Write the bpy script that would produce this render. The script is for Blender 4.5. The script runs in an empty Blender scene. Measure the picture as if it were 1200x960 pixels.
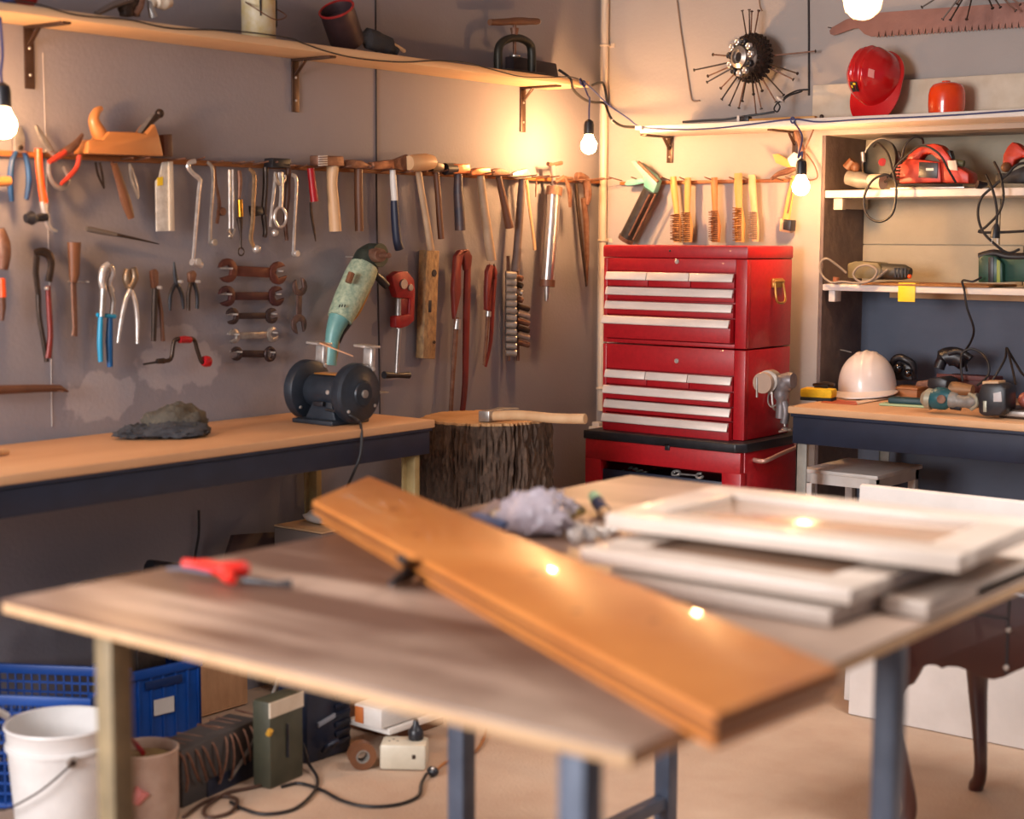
import bpy, bmesh, math, random
from mathutils import Vector, Matrix
random.seed(7)
V = Vector
SC = bpy.context.scene
COL = SC.collection
PI = math.pi
# ---------------------------------------------------------------- camera (from the photograph's vanishing points)
_a = V((2104-600, 286-480)); _b = V((-1815-600, 266-480))
F = math.sqrt(-_a.dot(_b))
_y = V((_a.x, -_a.y, -F)).normalized(); _x = -V((_b.x, -_b.y, -F)).normalized(); _x = (_x-_y*_x.dot(_y)).normalized(); _z = _x.cross(_y)
R = Matrix((_x, _y, _z))
CAM = V((3.75, -5.305, 1.43))
cd = bpy.data.cameras.new('camera'); cam = bpy.data.objects.new('camera', cd); COL.objects.link(cam)
cam.matrix_world = Matrix.Translation(CAM) @ R.to_4x4()
cd.sensor_width = 36; cd.sensor_fit = 'HORIZONTAL'; cd.lens = F/1200*36; cd.clip_start = .05
cd.dof.use_dof = True; cd.dof.focus_distance = 5.6; cd.dof.aperture_fstop = 2.1
SC.camera = cam

def ray(px, py): return R @ V(((px-600)/F, (480-py)/F, -1))
def L(px, py, x=0.0):            # point of the left wall (or a plane parallel to it) seen there
    d = ray(px, py); return CAM + d*((x-CAM.x)/d.x)
def B(px, py, y=0.0):            # point of the back wall (or a plane parallel to it)
    d = ray(px, py); return CAM + d*((y-CAM.y)/d.y)
def Z(px, py, z=0.0):            # point of a horizontal plane
    d = ray(px, py); return CAM + d*((z-CAM.z)/d.z)
def dep(p): return -(R.transposed() @ (V(p)-CAM)).z
def mpp(p): return dep(p)/F      # metres per pixel at a point

# ---------------------------------------------------------------- materials
def lin(h):
    h = h.lstrip('#'); o = []
    for i in (0, 2, 4):
        c = int(h[i:i+2], 16)/255; o.append(c/12.92 if c <= .04045 else ((c+.055)/1.055)**2.4)
    return (*o, 1)
MATS = {}
def mat(name, col, rough=.6, metal=0.0, col2=None, scale=18, amount=.5, bump=0.0, bscale=None, stretch=None, coat=0.0, spec=.5, detail=5, alpha=1.0):
    if name in MATS: return MATS[name]
    m = bpy.data.materials.new(name); m.use_nodes = True; nt = m.node_tree; N = nt.nodes; K = nt.links
    b = N['Principled BSDF']; b.inputs['Roughness'].default_value = rough; b.inputs['Metallic'].default_value = metal
    b.inputs['Coat Weight'].default_value = coat; b.inputs['Specular IOR Level'].default_value = spec
    c = lin(col)
    b.inputs['Base Color'].default_value = c
    tc = N.new('ShaderNodeTexCoord'); mp = N.new('ShaderNodeMapping'); K.new(tc.outputs['Object'], mp.inputs['Vector'])
    if stretch: mp.inputs['Scale'].default_value = stretch
    if col2:
        n = N.new('ShaderNodeTexNoise'); n.inputs['Scale'].default_value = scale; n.inputs['Detail'].default_value = detail; n.inputs['Roughness'].default_value = .6
        K.new(mp.outputs['Vector'], n.inputs['Vector'])
        r = N.new('ShaderNodeValToRGB'); r.color_ramp.elements[0].position = max(0, .5-amount*.3); r.color_ramp.elements[1].position = min(1, .5+amount*.3)
        r.color_ramp.elements[0].color = c; r.color_ramp.elements[1].color = lin(col2)
        K.new(n.outputs['Fac'], r.inputs['Fac']); K.new(r.outputs['Color'], b.inputs['Base Color'])
    if bump:
        n2 = N.new('ShaderNodeTexNoise'); n2.inputs['Scale'].default_value = bscale or scale*2; n2.inputs['Detail'].default_value = 6
        K.new(mp.outputs['Vector'], n2.inputs['Vector'])
        bp = N.new('ShaderNodeBump'); bp.inputs['Strength'].default_value = bump; bp.inputs['Distance'].default_value = .01
        K.new(n2.outputs['Fac'], bp.inputs['Height']); K.new(bp.outputs['Normal'], b.inputs['Normal'])
    if alpha < 1:
        b.inputs['Alpha'].default_value = alpha
    MATS[name] = m; return m
def glow(name, col, s):
    if name in MATS: return MATS[name]
    m = bpy.data.materials.new(name); m.use_nodes = True; nt = m.node_tree; nt.nodes.remove(nt.nodes['Principled BSDF'])
    e = nt.nodes.new('ShaderNodeEmission'); e.inputs['Color'].default_value = (*col, 1); e.inputs['Strength'].default_value = s
    nt.links.new(e.outputs[0], nt.nodes['Material Output'].inputs['Surface']); MATS[name] = m; return m

STEEL = mat('worn_steel', '#c2bcb6', .34, .75, '#938980', 30, .8)
BRIGHT = mat('bright_steel', '#e2dedb', .28, .65, '#bdb3aa', 40, .7)
DARKST = mat('dark_steel', '#3b3532', .42, .85, '#57483f', 35, .8)
RUST = mat('rusty_steel', '#6a4232', .55, .55, '#8a6a58', 45, .8, .2)
BLACK = mat('black_plastic', '#17171b', .38, 0, '#232329', 30, .5)
RUBBER = mat('black_rubber', '#141417', .65)
WOODL = mat('pale_handle_wood', '#d6b48c', .5, 0, '#b78b62', 9, .9, .05, 60, (1, 1, .12))
WOODB = mat('brown_handle_wood', '#7d5033', .5, 0, '#5b3823', 9, .9, .05, 60, (1, 1, .12))
WOODD = mat('dark_handle_wood', '#4a2d20', .5, 0, '#6a4430', 12, .9, .08, 60, (1, 1, .12))
ORWOOD = mat('orange_beech', '#cf8b50', .38, 0, '#b46f38', 10, .8, .04, 50, (1, .15, 1), coat=.2)
REDP = mat('red_paint', '#b3121c', .35, 0, '#8f0f18', 25, .6, coat=.2)
WORNRED = mat('worn_red_iron', '#8e2a24', .42, .2, '#4f2a22', 16, 1, .1, 60, (1, 1, .5))
REDTOOL = mat('red_tool_paint', '#a82222', .42, .1, '#7a1c1a', 40, .8)
ORANGE = mat('orange_plastic', '#e8521c', .35)
BLUEP = mat('blue_grip', '#12406f', .4, 0, '#0d3156', 20, .6)
TEAL = mat('teal_grip', '#1d8bb5', .35)
NAVY = mat('navy_steel', '#232a3e', .45, .1, '#1c2233', 12, .7)
WHITEP = mat('white_paint', '#d9d4ce', .45, 0, '#cbc3bb', 14, .7)
CREAMP = mat('cream_paint', '#d6c8b4', .5, 0, '#c6b49c', 14, .7)
YEL = mat('yellow_plastic', '#f5d02a', .5)
CABLE = mat('black_cable', '#1c191b', .5)
CABLEB = mat('blue_cable', '#2b3566', .5)

# ---------------------------------------------------------------- shapes: each returns (verts, faces) in world metres
def _frames(pts, closed=False, up=None):
    n = len(pts); out = []; prev = None
    for i in range(n):
        if closed: t = pts[(i+1) % n]-pts[i-1]
        else: t = pts[min(i+1, n-1)]-pts[max(i-1, 0)]
        if t.length < 1e-9: t = V((0, 0, 1))
        t.normalize()
        if prev is None:
            u = V(up) if up is not None else V((0, 0, 1)) if abs(t.z) < .9 else V((1, 0, 0))
        else: u = V(up) if up is not None else prev
        u = u-t*u.dot(t)
        if u.length < 1e-6: u = t.orthogonal()
        u.normalize(); prev = u; out.append((u, t.cross(u)))
    return out
def tube(pts, r, seg=10, closed=False, flat=1.0, up=None, cap=True):
    """swept ellipse; r: radius or list. flat scales the radius along `up`."""
    pts = [V(p) for p in pts]; n = len(pts)
    rs = list(r) if isinstance(r, (list, tuple)) else [r]*n
    fr = _frames(pts, closed, up); vs = []; fs = []
    for i in range(n):
        u, w = fr[i]
        for k in range(seg):
            a = 2*PI*k/seg; vs.append(pts[i]+u*(math.cos(a)*rs[i]*flat)+w*(math.sin(a)*rs[i]))
    for i in range(n if closed else n-1):
        j = (i+1) % n
        for k in range(seg):
            l = (k+1) % seg; fs.append((i*seg+k, i*seg+l, j*seg+l, j*seg+k))
    if not closed and cap:
        fs.append(tuple(range(seg-1, -1, -1))); fs.append(tuple((n-1)*seg+k for k in range(seg)))
    return vs, fs
def spline(pts, n=6, closed=False):
    pts = [V(p) for p in pts]; m = len(pts); out = []
    for i in range(m if closed else m-1):
        g = (lambda k: pts[k % m]) if closed else (lambda k: pts[max(0, min(m-1, k))])
        p0, p1, p2, p3 = g(i-1), g(i), g(i+1), g(i+2)
        for s in range(n):
            t = s/n
            out.append(.5*((2*p1)+(p2-p0)*t+(2*p0-5*p1+4*p2-p3)*t*t+(3*p1-p0-3*p2+p3)*t**3))
    if not closed: out.append(pts[-1])
    return out
def _bm_out(bm):
    bm.verts.index_update(); r = ([v.co.copy() for v in bm.verts], [tuple(v.index for v in f.verts) for f in bm.faces]); bm.free(); return r
def prism(poly, vec, bev=0.0, seg=2):
    """polygon swept along vec; bev rounds its edges."""
    bm = bmesh.new(); vec = V(vec); n = len(poly)
    lo = [bm.verts.new(V(p)) for p in poly]; hi = [bm.verts.new(V(p)+vec) for p in poly]
    bm.faces.new(lo[::-1]); bm.faces.new(hi)
    for i in range(n): bm.faces.new((lo[i], lo[(i+1) % n], hi[(i+1) % n], hi[i]))
    bmesh.ops.recalc_face_normals(bm, faces=bm.faces)
    if bev: bmesh.ops.bevel(bm, geom=list(bm.edges), offset=bev, segments=seg, affect='EDGES', profile=.5, clamp_overlap=True)
    return _bm_out(bm)
def box(c, s, bev=0.0, rot=None, seg=2):
    bm = bmesh.new(); bmesh.ops.create_cube(bm, size=1)
    for v in bm.verts: v.co = V((v.co.x*s[0], v.co.y*s[1], v.co.z*s[2]))
    if bev: bmesh.ops.bevel(bm, geom=list(bm.edges), offset=bev, segments=seg, affect='EDGES', profile=.5, clamp_overlap=True)
    M4 = Matrix.Translation(V(c)) @ (rot.to_4x4() if rot else Matrix())
    bm.transform(M4); return _bm_out(bm)
def bx(x0, x1, y0, y1, z0, z1, bev=0.0): return box(((x0+x1)/2, (y0+y1)/2, (z0+z1)/2), (abs(x1-x0), abs(y1-y0), abs(z1-z0)), bev)
def beam(p, q, w, h, up=(0, 0, 1), bev=.002):
    """rectangular bar from p to q, w wide across, h along up"""
    p, q = V(p), V(q); t = (q-p).normalized(); u = V(up); u = (u-t*u.dot(t)).normalized(); s = t.cross(u)
    return box((p+q)/2, ((q-p).length, w, h), bev, Matrix((t, s, u)).transposed())
def lathe(prof, o, axis=(0, 0, 1), seg=24, cap=True):
    """profile [(radius, height)] round an axis through o"""
    ax = V(axis).normalized(); u = ax.orthogonal().normalized(); w = ax.cross(u); o = V(o); vs = []; fs = []
    for r, h in prof:
        for k in range(seg):
            a = 2*PI*k/seg; vs.append(o+ax*h+(u*math.cos(a)+w*math.sin(a))*max(r, 1e-5))
    for i in range(len(prof)-1):
        for k in range(seg):
            l = (k+1) % seg; fs.append((i*seg+k, i*seg+l, (i+1)*seg+l, (i+1)*seg+k))
    if cap:
        fs.append(tuple(range(seg-1, -1, -1))); fs.append(tuple((len(prof)-1)*seg+k for k in range(seg)))
    return vs, fs
def cyl(p, q, r, r2=None, seg=20, bev=.001):
    p, q = V(p), V(q); h = (q-p).length; r2 = r if r2 is None else r2; b = min(bev, r*.4, h*.3)
    return lathe([(r-b, 0), (r, b), (r2, h-b), (r2-b, h)], p, q-p, seg)
def ball(c, r, seg=14, sc=(1, 1, 1), rot=None):
    bm = bmesh.new(); bmesh.ops.create_uvsphere(bm, u_segments=seg, v_segments=max(6, seg*2//3), radius=r)
    for v in bm.verts: v.co = V((v.co.x*sc[0], v.co.y*sc[1], v.co.z*sc[2]))
    bm.transform(Matrix.Translation(V(c)) @ (rot.to_4x4() if rot else Matrix())); return _bm_out(bm)
def ring(c, R_, r, axis, seg=20, rseg=8, flat=1.0, arc=(0, 2*PI)):
    ax = V(axis).normalized(); u = ax.orthogonal().normalized(); w = ax.cross(u); full = arc[1]-arc[0] > 6.28
    m = seg if full else seg+1
    pts = [V(c)+(u*math.cos(arc[0]+(arc[1]-arc[0])*k/seg)+w*math.sin(arc[0]+(arc[1]-arc[0])*k/seg))*R_ for k in range(m)]
    return tube(pts, r, rseg, closed=full, flat=flat, up=ax)
def jitter(sh, amt, seed=1, freq=8):
    from mathutils import noise
    vs, fs = sh; o = V((seed*3.7, seed*1.3, seed*2.1))
    return [v+noise.noise_vector(v*freq+o)*amt for v in vs], fs
def subdiv(sh, n=1, smooth=.0):
    bm = _to_bm(sh); bmesh.ops.subdivide_edges(bm, edges=bm.edges[:], cuts=n, use_grid_fill=True, smooth=smooth); return _bm_out(bm)
def _to_bm(sh):
    bm = bmesh.new(); vs = [bm.verts.new(v) for v in sh[0]]
    for f in sh[1]:
        try: bm.faces.new([vs[i] for i in f])
        except ValueError: pass
    return bm

# ---------------------------------------------------------------- objects
def _mesh(name, m, shapes, origin, smooth=True, ang=38):
    vs = []; fs = []
    for s in shapes:
        k = len(vs); vs += [V(v)-origin for v in s[0]]; fs += [tuple(i+k for i in f) for f in s[1]]
    me = bpy.data.meshes.new(name); me.from_pydata([tuple(v) for v in vs], [], fs); me.validate()
    bm = bmesh.new(); bm.from_mesh(me); bmesh.ops.recalc_face_normals(bm, faces=bm.faces); bm.to_mesh(me); bm.free()
    me.materials.append(m)
    if smooth:
        me.shade_smooth(); me.set_sharp_from_angle(angle=math.radians(ang))
    return me
def part(parent, name, m, *shapes, label=None, smooth=True, ang=38, kind=None):
    """one part (or sub-part) as one mesh under its thing"""
    org = parent.matrix_world.translation.copy() if parent else V((0, 0, 0))
    o = bpy.data.objects.new(name, _mesh(name, m, shapes, V(parent['_o']), smooth, ang)); COL.objects.link(o)
    o.parent = parent; o['_o'] = list(parent['_o'])
    if label: o['label'] = label
    if kind: o['kind'] = kind
    return o
def thing(name, label, cat, loc, group=None):
    o = bpy.data.objects.new(name, None); o.empty_display_size = .05; COL.objects.link(o); o.location = V(loc); o['_o'] = list(V(loc))
    o['label'] = label; o['category'] = cat
    if group: o['group'] = group
    return o
def single(name, label, cat, m, *shapes, group=None, kind=None, smooth=True, ang=38):
    vs = [V(v) for s in shapes for v in s[0]]
    lo = V([min(v[i] for v in vs) for i in range(3)]); hi = V([max(v[i] for v in vs) for i in range(3)]); org = V(((lo.x+hi.x)/2, (lo.y+hi.y)/2, lo.z))
    o = bpy.data.objects.new(name, _mesh(name, m, shapes, org, smooth, ang)); COL.objects.link(o); o.location = org; o['_o'] = list(org)
    if label: o['label'] = label
    if cat: o['category'] = cat
    if group: o['group'] = group
    if kind: o['kind'] = kind
    return o
def struct(name, m, *shapes, smooth=True, label=None):
    o = single(name, label, None, m, *shapes, kind='structure', smooth=smooth); return o
def copy_tree(o, delta, label=None, parent=None):
    c = o.copy(); COL.objects.link(c)
    if parent: c.parent = parent
    else:
        c.location = o.location+V(delta)
        if label: c['label'] = label
    for ch in [k for k in o.children]: copy_tree(ch, delta, None, c)
    return c

# ---------------------------------------------------------------- drawing on a wall plane (kind L: left wall, B: back wall)
class Wall:
    def __init__(s, f, n): s.f = f; s.n = V(n)
    def off(s, o): return o if s.n.x else -o
    def p(s, x, y, o=.03): return s.f(x, y, s.off(o))
    def rod(s, pts, w, o=.03, seg=10, flat=1.0, sm=0):
        """round bar through pixels; w: width(s) in pixels"""
        os_ = o if isinstance(o, (list, tuple)) else [o]*len(pts)
        P = [s.p(x, y, q) for (x, y), q in zip(pts, os_)]
        ws = list(w) if isinstance(w, (list, tuple)) else [w]*len(P)
        rs = [a/2*mpp(p) for a, p in zip(ws, P)]
        if sm:
            Q = [V((p.x, p.y, p.z)) for p in P]; n = len(P); P = spline(Q, sm); rr = []
            for i in range(n-1):
                for k in range(sm): rr.append(rs[i]+(rs[i+1]-rs[i])*k/sm)
            rs = rr+[rs[-1]]
        return tube(P, rs, seg, flat=flat, up=s.n)
    def pri(s, pts, o=.02, th=.01, bev=.0015):
        """plate with the outline of pixels, its face at o+th from the wall"""
        P = [s.p(x, y, o+th) for x, y in pts]; return prism(P, -s.n*th, bev)
    def cyl(s, x, y, r, o=.02, th=.02, seg=16, r2=None):
        a = s.p(x, y, o); b = a+s.n*th; k = mpp(a); return cyl(a, b, r*k, None if r2 is None else r2*k, seg)
    def ball(s, x, y, r, o=.03, sc=(1, 1, 1)):
        a = s.p(x, y, o); return ball(a, r*mpp(a), sc=sc)
    def ring(s, x, y, r, w, o=.03, flat=1.0, seg=20, arc=(0, 2*PI)):
        a = s.p(x, y, o); k = mpp(a); return ring(a, r*k, w/2*k, s.n, seg, flat=flat, arc=arc)
    def along(s, p, q, out, o=.02, th=.008, bev=.0015):
        """outline [(t, d)] in metres along p->q (t as a fraction of the length, d across), swept th off the wall"""
        a, b = s.p(*p, o), s.p(*q, o); t = (b-a); ln = t.length; t.normalize(); u = s.n.cross(t)
        return prism([a+t*(k*ln)+u*d for k, d in out], s.n*th, bev)
    def nail(s, x, y, ln=.05): a = s.p(x, y, 0); return cyl(a, a+s.n*ln, .002, seg=6, bev=.0004)
LW = Wall(L, (1, 0, 0)); BW = Wall(B, (0, -1, 0))
# ================================================================ THE ROOM
def wall_mat(name, base, base2, patches=(), patch_col='#a19a98', axes=(1, 2)):
    """matt wall paint with faint roller mottling and a few plaster-filled spots (each with a shape of its own)"""
    m = mat(name, base, .75, 0, base2, 2.2, .9, .12, 90)
    nt = m.node_tree; N = nt.nodes; K = nt.links; b = N['Principled BSDF']
    if patches:
        geo = N.new('ShaderNodeNewGeometry'); nz = N.new('ShaderNodeTexNoise'); nz.inputs['Scale'].default_value = 14; nz.inputs['Detail'].default_value = 3
        K.new(geo.outputs['Position'], nz.inputs['Vector']); total = None
        for c, r in patches:
            sb = N.new('ShaderNodeVectorMath'); sb.operation = 'SUBTRACT'; sb.inputs[1].default_value = c; K.new(geo.outputs['Position'], sb.inputs[0])
            sc = N.new('ShaderNodeVectorMath'); sc.operation = 'MULTIPLY'; sc.inputs[1].default_value = (1, 1/r[0], 1/r[1]); K.new(sb.outputs[0], sc.inputs[0])
            ln = N.new('ShaderNodeVectorMath'); ln.operation = 'LENGTH'; K.new(sc.outputs[0], ln.inputs[0])
            ad = N.new('ShaderNodeMath'); ad.operation = 'MULTIPLY_ADD'; ad.inputs[1].default_value = 1.3; K.new(nz.outputs['Fac'], ad.inputs[0]); K.new(ln.outputs['Value'], ad.inputs[2])
            mr = N.new('ShaderNodeMapRange'); mr.inputs['From Min'].default_value = 1.62; mr.inputs['From Max'].default_value = 1.5; K.new(ad.outputs[0], mr.inputs['Value'])
            if total is None: total = mr.outputs[0]
            else:
                mx = N.new('ShaderNodeMath'); mx.operation = 'MAXIMUM'; K.new(total, mx.inputs[0]); K.new(mr.outputs[0], mx.inputs[1]); total = mx.outputs[0]
        mixn = N.new('ShaderNodeMix'); mixn.data_type = 'RGBA'; old = b.inputs['Base Color'].links[0].from_socket
        K.new(total, mixn.inputs['Factor']); K.new(old, mixn.inputs['A']); mixn.inputs['B'].default_value = lin(patch_col); K.new(mixn.outputs['Result'], b.inputs['Base Color'])
    return m
WALL_L = wall_mat('grey_wall_paint', '#8f8a8f', '#868187',
                  [(L(120, 465), (.13, .075)), (L(212, 428), (.17, .08)), (L(205, 398), (.1, .05))], '#a49da0')
WALL_B = wall_mat('cream_wall_paint', '#aaa09a', '#a0968f')
NICHE_LOW = mat('slate_blue_paint', '#535a6b', .6, 0, '#4a5060', 5, .8, .05, 60)
NICHE_UP = mat('pale_mortar', '#b5ab97', .75, 0, '#a89d86', 6, .9, .2, 60)
NICHE_SIDE = mat('raw_brown_render', '#80706a', .8, 0, '#54484a', 7, 1, .35, 30)
FLOORM = mat('sandy_concrete', '#c4aa93', .8, 0, '#b3957d', 5, .9, .35, 120)
CEILM = mat('ceiling_paint', '#b4aca6', .8, 0, '#aaa29c', 3, .8)

struct('floor', FLOORM, bx(-.1, 5.6, -7.2, .5, -.1, 0))
struct('ceiling', CEILM, bx(-.1, 5.6, -7.2, .5, 2.75, 2.85))
struct('wall_left', WALL_L, bx(-.12, 0, -7.2, .5, 0, 2.75))
NX, NY, NT = .98, .33, 1.80     # the recess in the back wall: left edge, depth, top
struct('wall_back', WALL_B, bx(0, NX, 0, .5, 0, 2.75), bx(NX, 5.6, 0, .5, NT, 2.75))
struct('wall_recess_side', NICHE_SIDE, bx(NX, NX+.012, .004, NY, 0, NT))
struct('wall_recess_lower', NICHE_LOW, bx(NX+.012, 5.6, NY, .5, 0, 1.26))
# the upper recess wall is laid in big pale blocks
bl = []
zc = 1.262
for row, h in enumerate((.15, .2, .2)):
    x = NX+.014-(.17 if row % 2 else 0)
    while x < 5.6:
        x1 = min(x+.62+(.08 if row == 1 else 0), 5.6); bl.append(bx(max(x, NX+.014), x1-.003, NY-.012, .5, zc, min(zc+h-.003, NT), .002)); x = x1
    zc += h
bl.append(bx(NX+.014, 5.6, NY, .5, 1.262, NT))
struct('wall_recess_upper', NICHE_UP, *bl)
# panel joints on the walls
SEAM = mat('dark_joint', '#332d2e', .8); SEAML = mat('pale_joint', '#c9beb6', .7)
def seam(wall, pts, w, name, m):
    P = [wall.p(x, y, .001) for x, y in pts]; struct(name, m, tube(P, w, 6))
seam(LW, [(440, -20), (440.5, 70), (441, 190), (442, 300), (444, 400), (445, 485)], .0032, 'trim_1', SEAM)
seam(LW, [(50, 62), (53, 150), (56, 260), (59, 370), (61, 500)], .0009, 'trim_2', SEAML)
seam(BW, [(947.5, -20), (948, 40), (948, 112)], .0045, 'trim_3', SEAM)

# ---------------------------------------------------------------- conduit in the corner
t = thing('conduit_pipe', 'pale conduit pipe running up the room corner to a white junction box', 'pipe', (.035, -.02, .7))
PIPEM = mat('pale_pvc', '#cdbba6', .4)
part(t, 'pipe', PIPEM, cyl((.035, -.018, .74), (.035, -.018, 2.75), .0145))
for z in (.83, 1.42, 2.18): part(t, 'clip', PIPEM, ring((.035, -.018, z), .0165, .005, (0, 0, 1)), bx(.018, .07, -.004, 0, z-.008, z+.008))
bj = B(697, 513, -.02)
part(t, 'junction_box', WHITEP, box((bj.x+.01, -.028, bj.z), (.062, .05, .095), .005), box((bj.x+.012, -.02, bj.z+.055), (.035, .03, .02), .004))
part(t, 'cable', mat('ochre_cable', '#a36a3c', .5), tube(spline([B(697, 524, -.03), B(696, 545, -.035), B(690, 570, -.05), B(684, 600, -.07)]), .0035))

# ---------------------------------------------------------------- shelves on the walls
SHELFW = mat('raw_pine_shelf', '#dcbb96', .6, 0, '#cba47c', 8, .8, .05, 70, (1, .12, 1))
SHELFWH = mat('white_laminate', '#ddd6cf', .4, 0, '#d2c9c0', 12, .6)
BRK = mat('brown_steel_bracket', '#5a4438', .45, .6, '#453228', 20, .7)
def bracket(parent, wall, px, pw, ztop, drop, out, w=.03):
    """L bracket: strap on the wall and arm under the shelf"""
    a = wall.p(*px, 0); n = wall.n; s = V((0, 1, 0)) if n.x else V((1, 0, 0))
    c = V((a.x, a.y, ztop))
    def sbox(d0, d1, z0, z1, w_=w):
        cc = c+n*((d0+d1)/2)+V((0, 0, (z0+z1)/2)); return box(cc, (abs(d1-d0), w_, abs(z1-z0)) if n.x else (w_, abs(d1-d0), abs(z1-z0)), .0015)
    b = part(parent, 'bracket', BRK, sbox(0, .006, -drop, 0), sbox(0, out, -.007, 0), beam(c+n*.005+V((0, 0, -.05)), c+n*.05+V((0, 0, -.006)), w*.5, .005, up=(0, 0, 1)))
    for k in (.35, .78): part(b, 'screw', BRIGHT, cyl(c+n*.005+V((0, 0, -drop*k)), c+n*.009+V((0, 0, -drop*k)), .004, seg=10), label='shiny screw head')
t = thing('wall_shelf', 'long raw pine shelf high on the left tool wall holding paint tins', 'shelf', (.1, -2, 1.99))
part(t, 'board', SHELFW, bx(.001, .2, -4.6, -.35, 1.985, 2.008, .003), label='pale pine board')
for q in ((33, 60), (345, 90), (612, 120)): bracket(t, LW, q, 0, 1.985, .165, .17)
t = thing('wall_shelf', 'white topped shelf on the back wall carrying red hard hat and orange cup', 'shelf', (1, -.12, 1.8))
part(t, 'board', SHELFWH, bx(.36, 4.2, -.25, -.001, 1.818, 1.843, .003))
bracket(t, BW, (786, 165), 0, 1.818, .1, .19, .028); bracket(t, BW, (932, 165), 0, 1.818, .12, .19, .02)
t = thing('niche_shelf', 'white shelf in the wall recess holding the red circular saw', 'shelf', (1.5, .15, 1.58))
part(t, 'board', SHELFWH, bx(NX+.015, 4.2, -.0, NY-.014, 1.577, 1.604, .003))
part(t, 'support_block', CREAMP, bx(NX+.04, NX+.075, .02, .05, 1.535, 1.577, .002)); part(t, 'support_block', CREAMP, bx(NX+.014, NX+.04, .1, .3, 1.54, 1.577, .002))
t = thing('niche_shelf', 'white lower recess shelf with a chipboard sheet and yellow tag on it', 'shelf', (1.5, .15, 1.24))
part(t, 'board', SHELFWH, bx(NX+.015, 4.2, -.0, NY-.014, 1.245, 1.268, .003))
part(t, 'support_block', WHITEP, bx(NX+.035, NX+.06, .01, .06, 1.205, 1.245, .002)); part(t, 'support_batten', WOODL, bx(NX+.15, 4.2, NY-.06, NY-.016, 1.215, 1.245, .002))
single('backing_plank', 'pale upright plank leaning on the wall behind the hard hat', 'plank', CREAMP, bx(NX-.02, 4.2, -.045, -.022, 1.843, 1.975, .003))
single('chipboard_sheet', 'thin orange-brown chipboard sheet lying on the lower recess shelf', 'board', mat('chipboard', '#a8743f', .7, 0, '#835328', 60, .9, .2), bx(1.15, 1.62, -.005, .25, 1.268, 1.276, .002))
yt = B(1062, 343, -.006)
single('yellow_tag', 'bright yellow sticky tag folded over the lower recess shelf edge', 'tag', YEL, bx(yt.x-.032, yt.x+.032, -.004, -.001, yt.z-.032, 1.277, .001), bx(yt.x-.032, yt.x+.032, -.004, .03, 1.276, 1.279, .001))

# ---------------------------------------------------------------- left workbench
BENCHTOP = mat('pine_worktop', '#d8ac82', .55, 0, '#c4936a', 5, .9, .06, 60, (1, .18, 1))
t = thing('workbench', 'long workbench with pine top and dark steel apron under the hanging tools', 'workbench', (.25, -2.8, 0))
part(t, 'worktop', BENCHTOP, bx(.012, .495, -4.7, -1.56, .845, .87, .004))
part(t, 'apron', NAVY, bx(.455, .485, -4.7, -1.575, .765, .835, .002), bx(.45, .492, -4.7, -1.57, .836, .845, .001), bx(.03, .455, -1.6, -1.575, .765, .84, .002), bx(.03, .05, -4.7, -1.6, .765, .84, .002))
LEGY = mat('ochre_leg_paint', '#a08a5c', .5, 0, '#8a744a', 20, .7)
for x, y in ((.455, -1.63), (.05, -1.65), (.455, -4.4), (.05, -4.4)):
    part(t, 'leg', LEGY, bx(x-.02, x+.02, y-.003, y+.02, 0, .765, .001), bx(x-.02, x-.014, y-.02, y+.02, 0, .765, .001), label='dull yellow angle-iron leg')

# ---------------------------------------------------------------- right workbench
t = thing('workbench', 'workbench with navy steel apron in the wall recess under the white hard hat', 'workbench', (1.8, -.1, 0))
part(t, 'worktop', BENCHTOP, bx(1.125, 4.2, -.478, NY-.02, .846, .87, .004))
part(t, 'apron', NAVY, bx(1.14, 4.2, -.468, -.44, .745, .834, .002), bx(1.135, 4.2, -.474, -.43, .835, .846, .001), bx(1.14, 1.165, -.44, .28, .76, .84, .002))
LEGG = mat('grey_green_leg', '#8f8a80', .5, 0, '#7b766d', 20, .7)
for x, y in ((1.16, -.42), (1.16, .22), (3.6, -.42), (3.6, .22)):
    part(t, 'leg', LEGG, bx(x-.02, x+.02, y-.02, y-.014, 0, .76, .001), bx(x-.02, x-.014, y-.02, y+.02, 0, .76, .001))
# white side table under it
x0, x1 = 1.1, 1.37; y0, y1 = -.3, .04; sz_ = B(935, 548, -.3).z
t = thing('side_table', 'small white metal side table standing under the right workbench', 'side table', ((x0+x1)/2, (y0+y1)/2, 0))
part(t, 'tabletop', WHITEP, bx(x0-.01, x1+.01, y0-.01, y1+.01, sz_-.014, sz_, .003))
part(t, 'frame', WHITEP, bx(x0, x1, y0, y0+.025, sz_-.05, sz_-.014), bx(x0, x1, y1-.025, y1, sz_-.05, sz_-.014), bx(x0, x0+.025, y0, y1, sz_-.05, sz_-.014), bx(x1-.025, x1, y0, y1, sz_-.05, sz_-.014))
for x in (x0, x1-.028):
    for y in (y0, y1-.028): part(t, 'leg', WHITEP, bx(x, x+.028, y, y+.028, 0, sz_-.045, .002))
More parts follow.
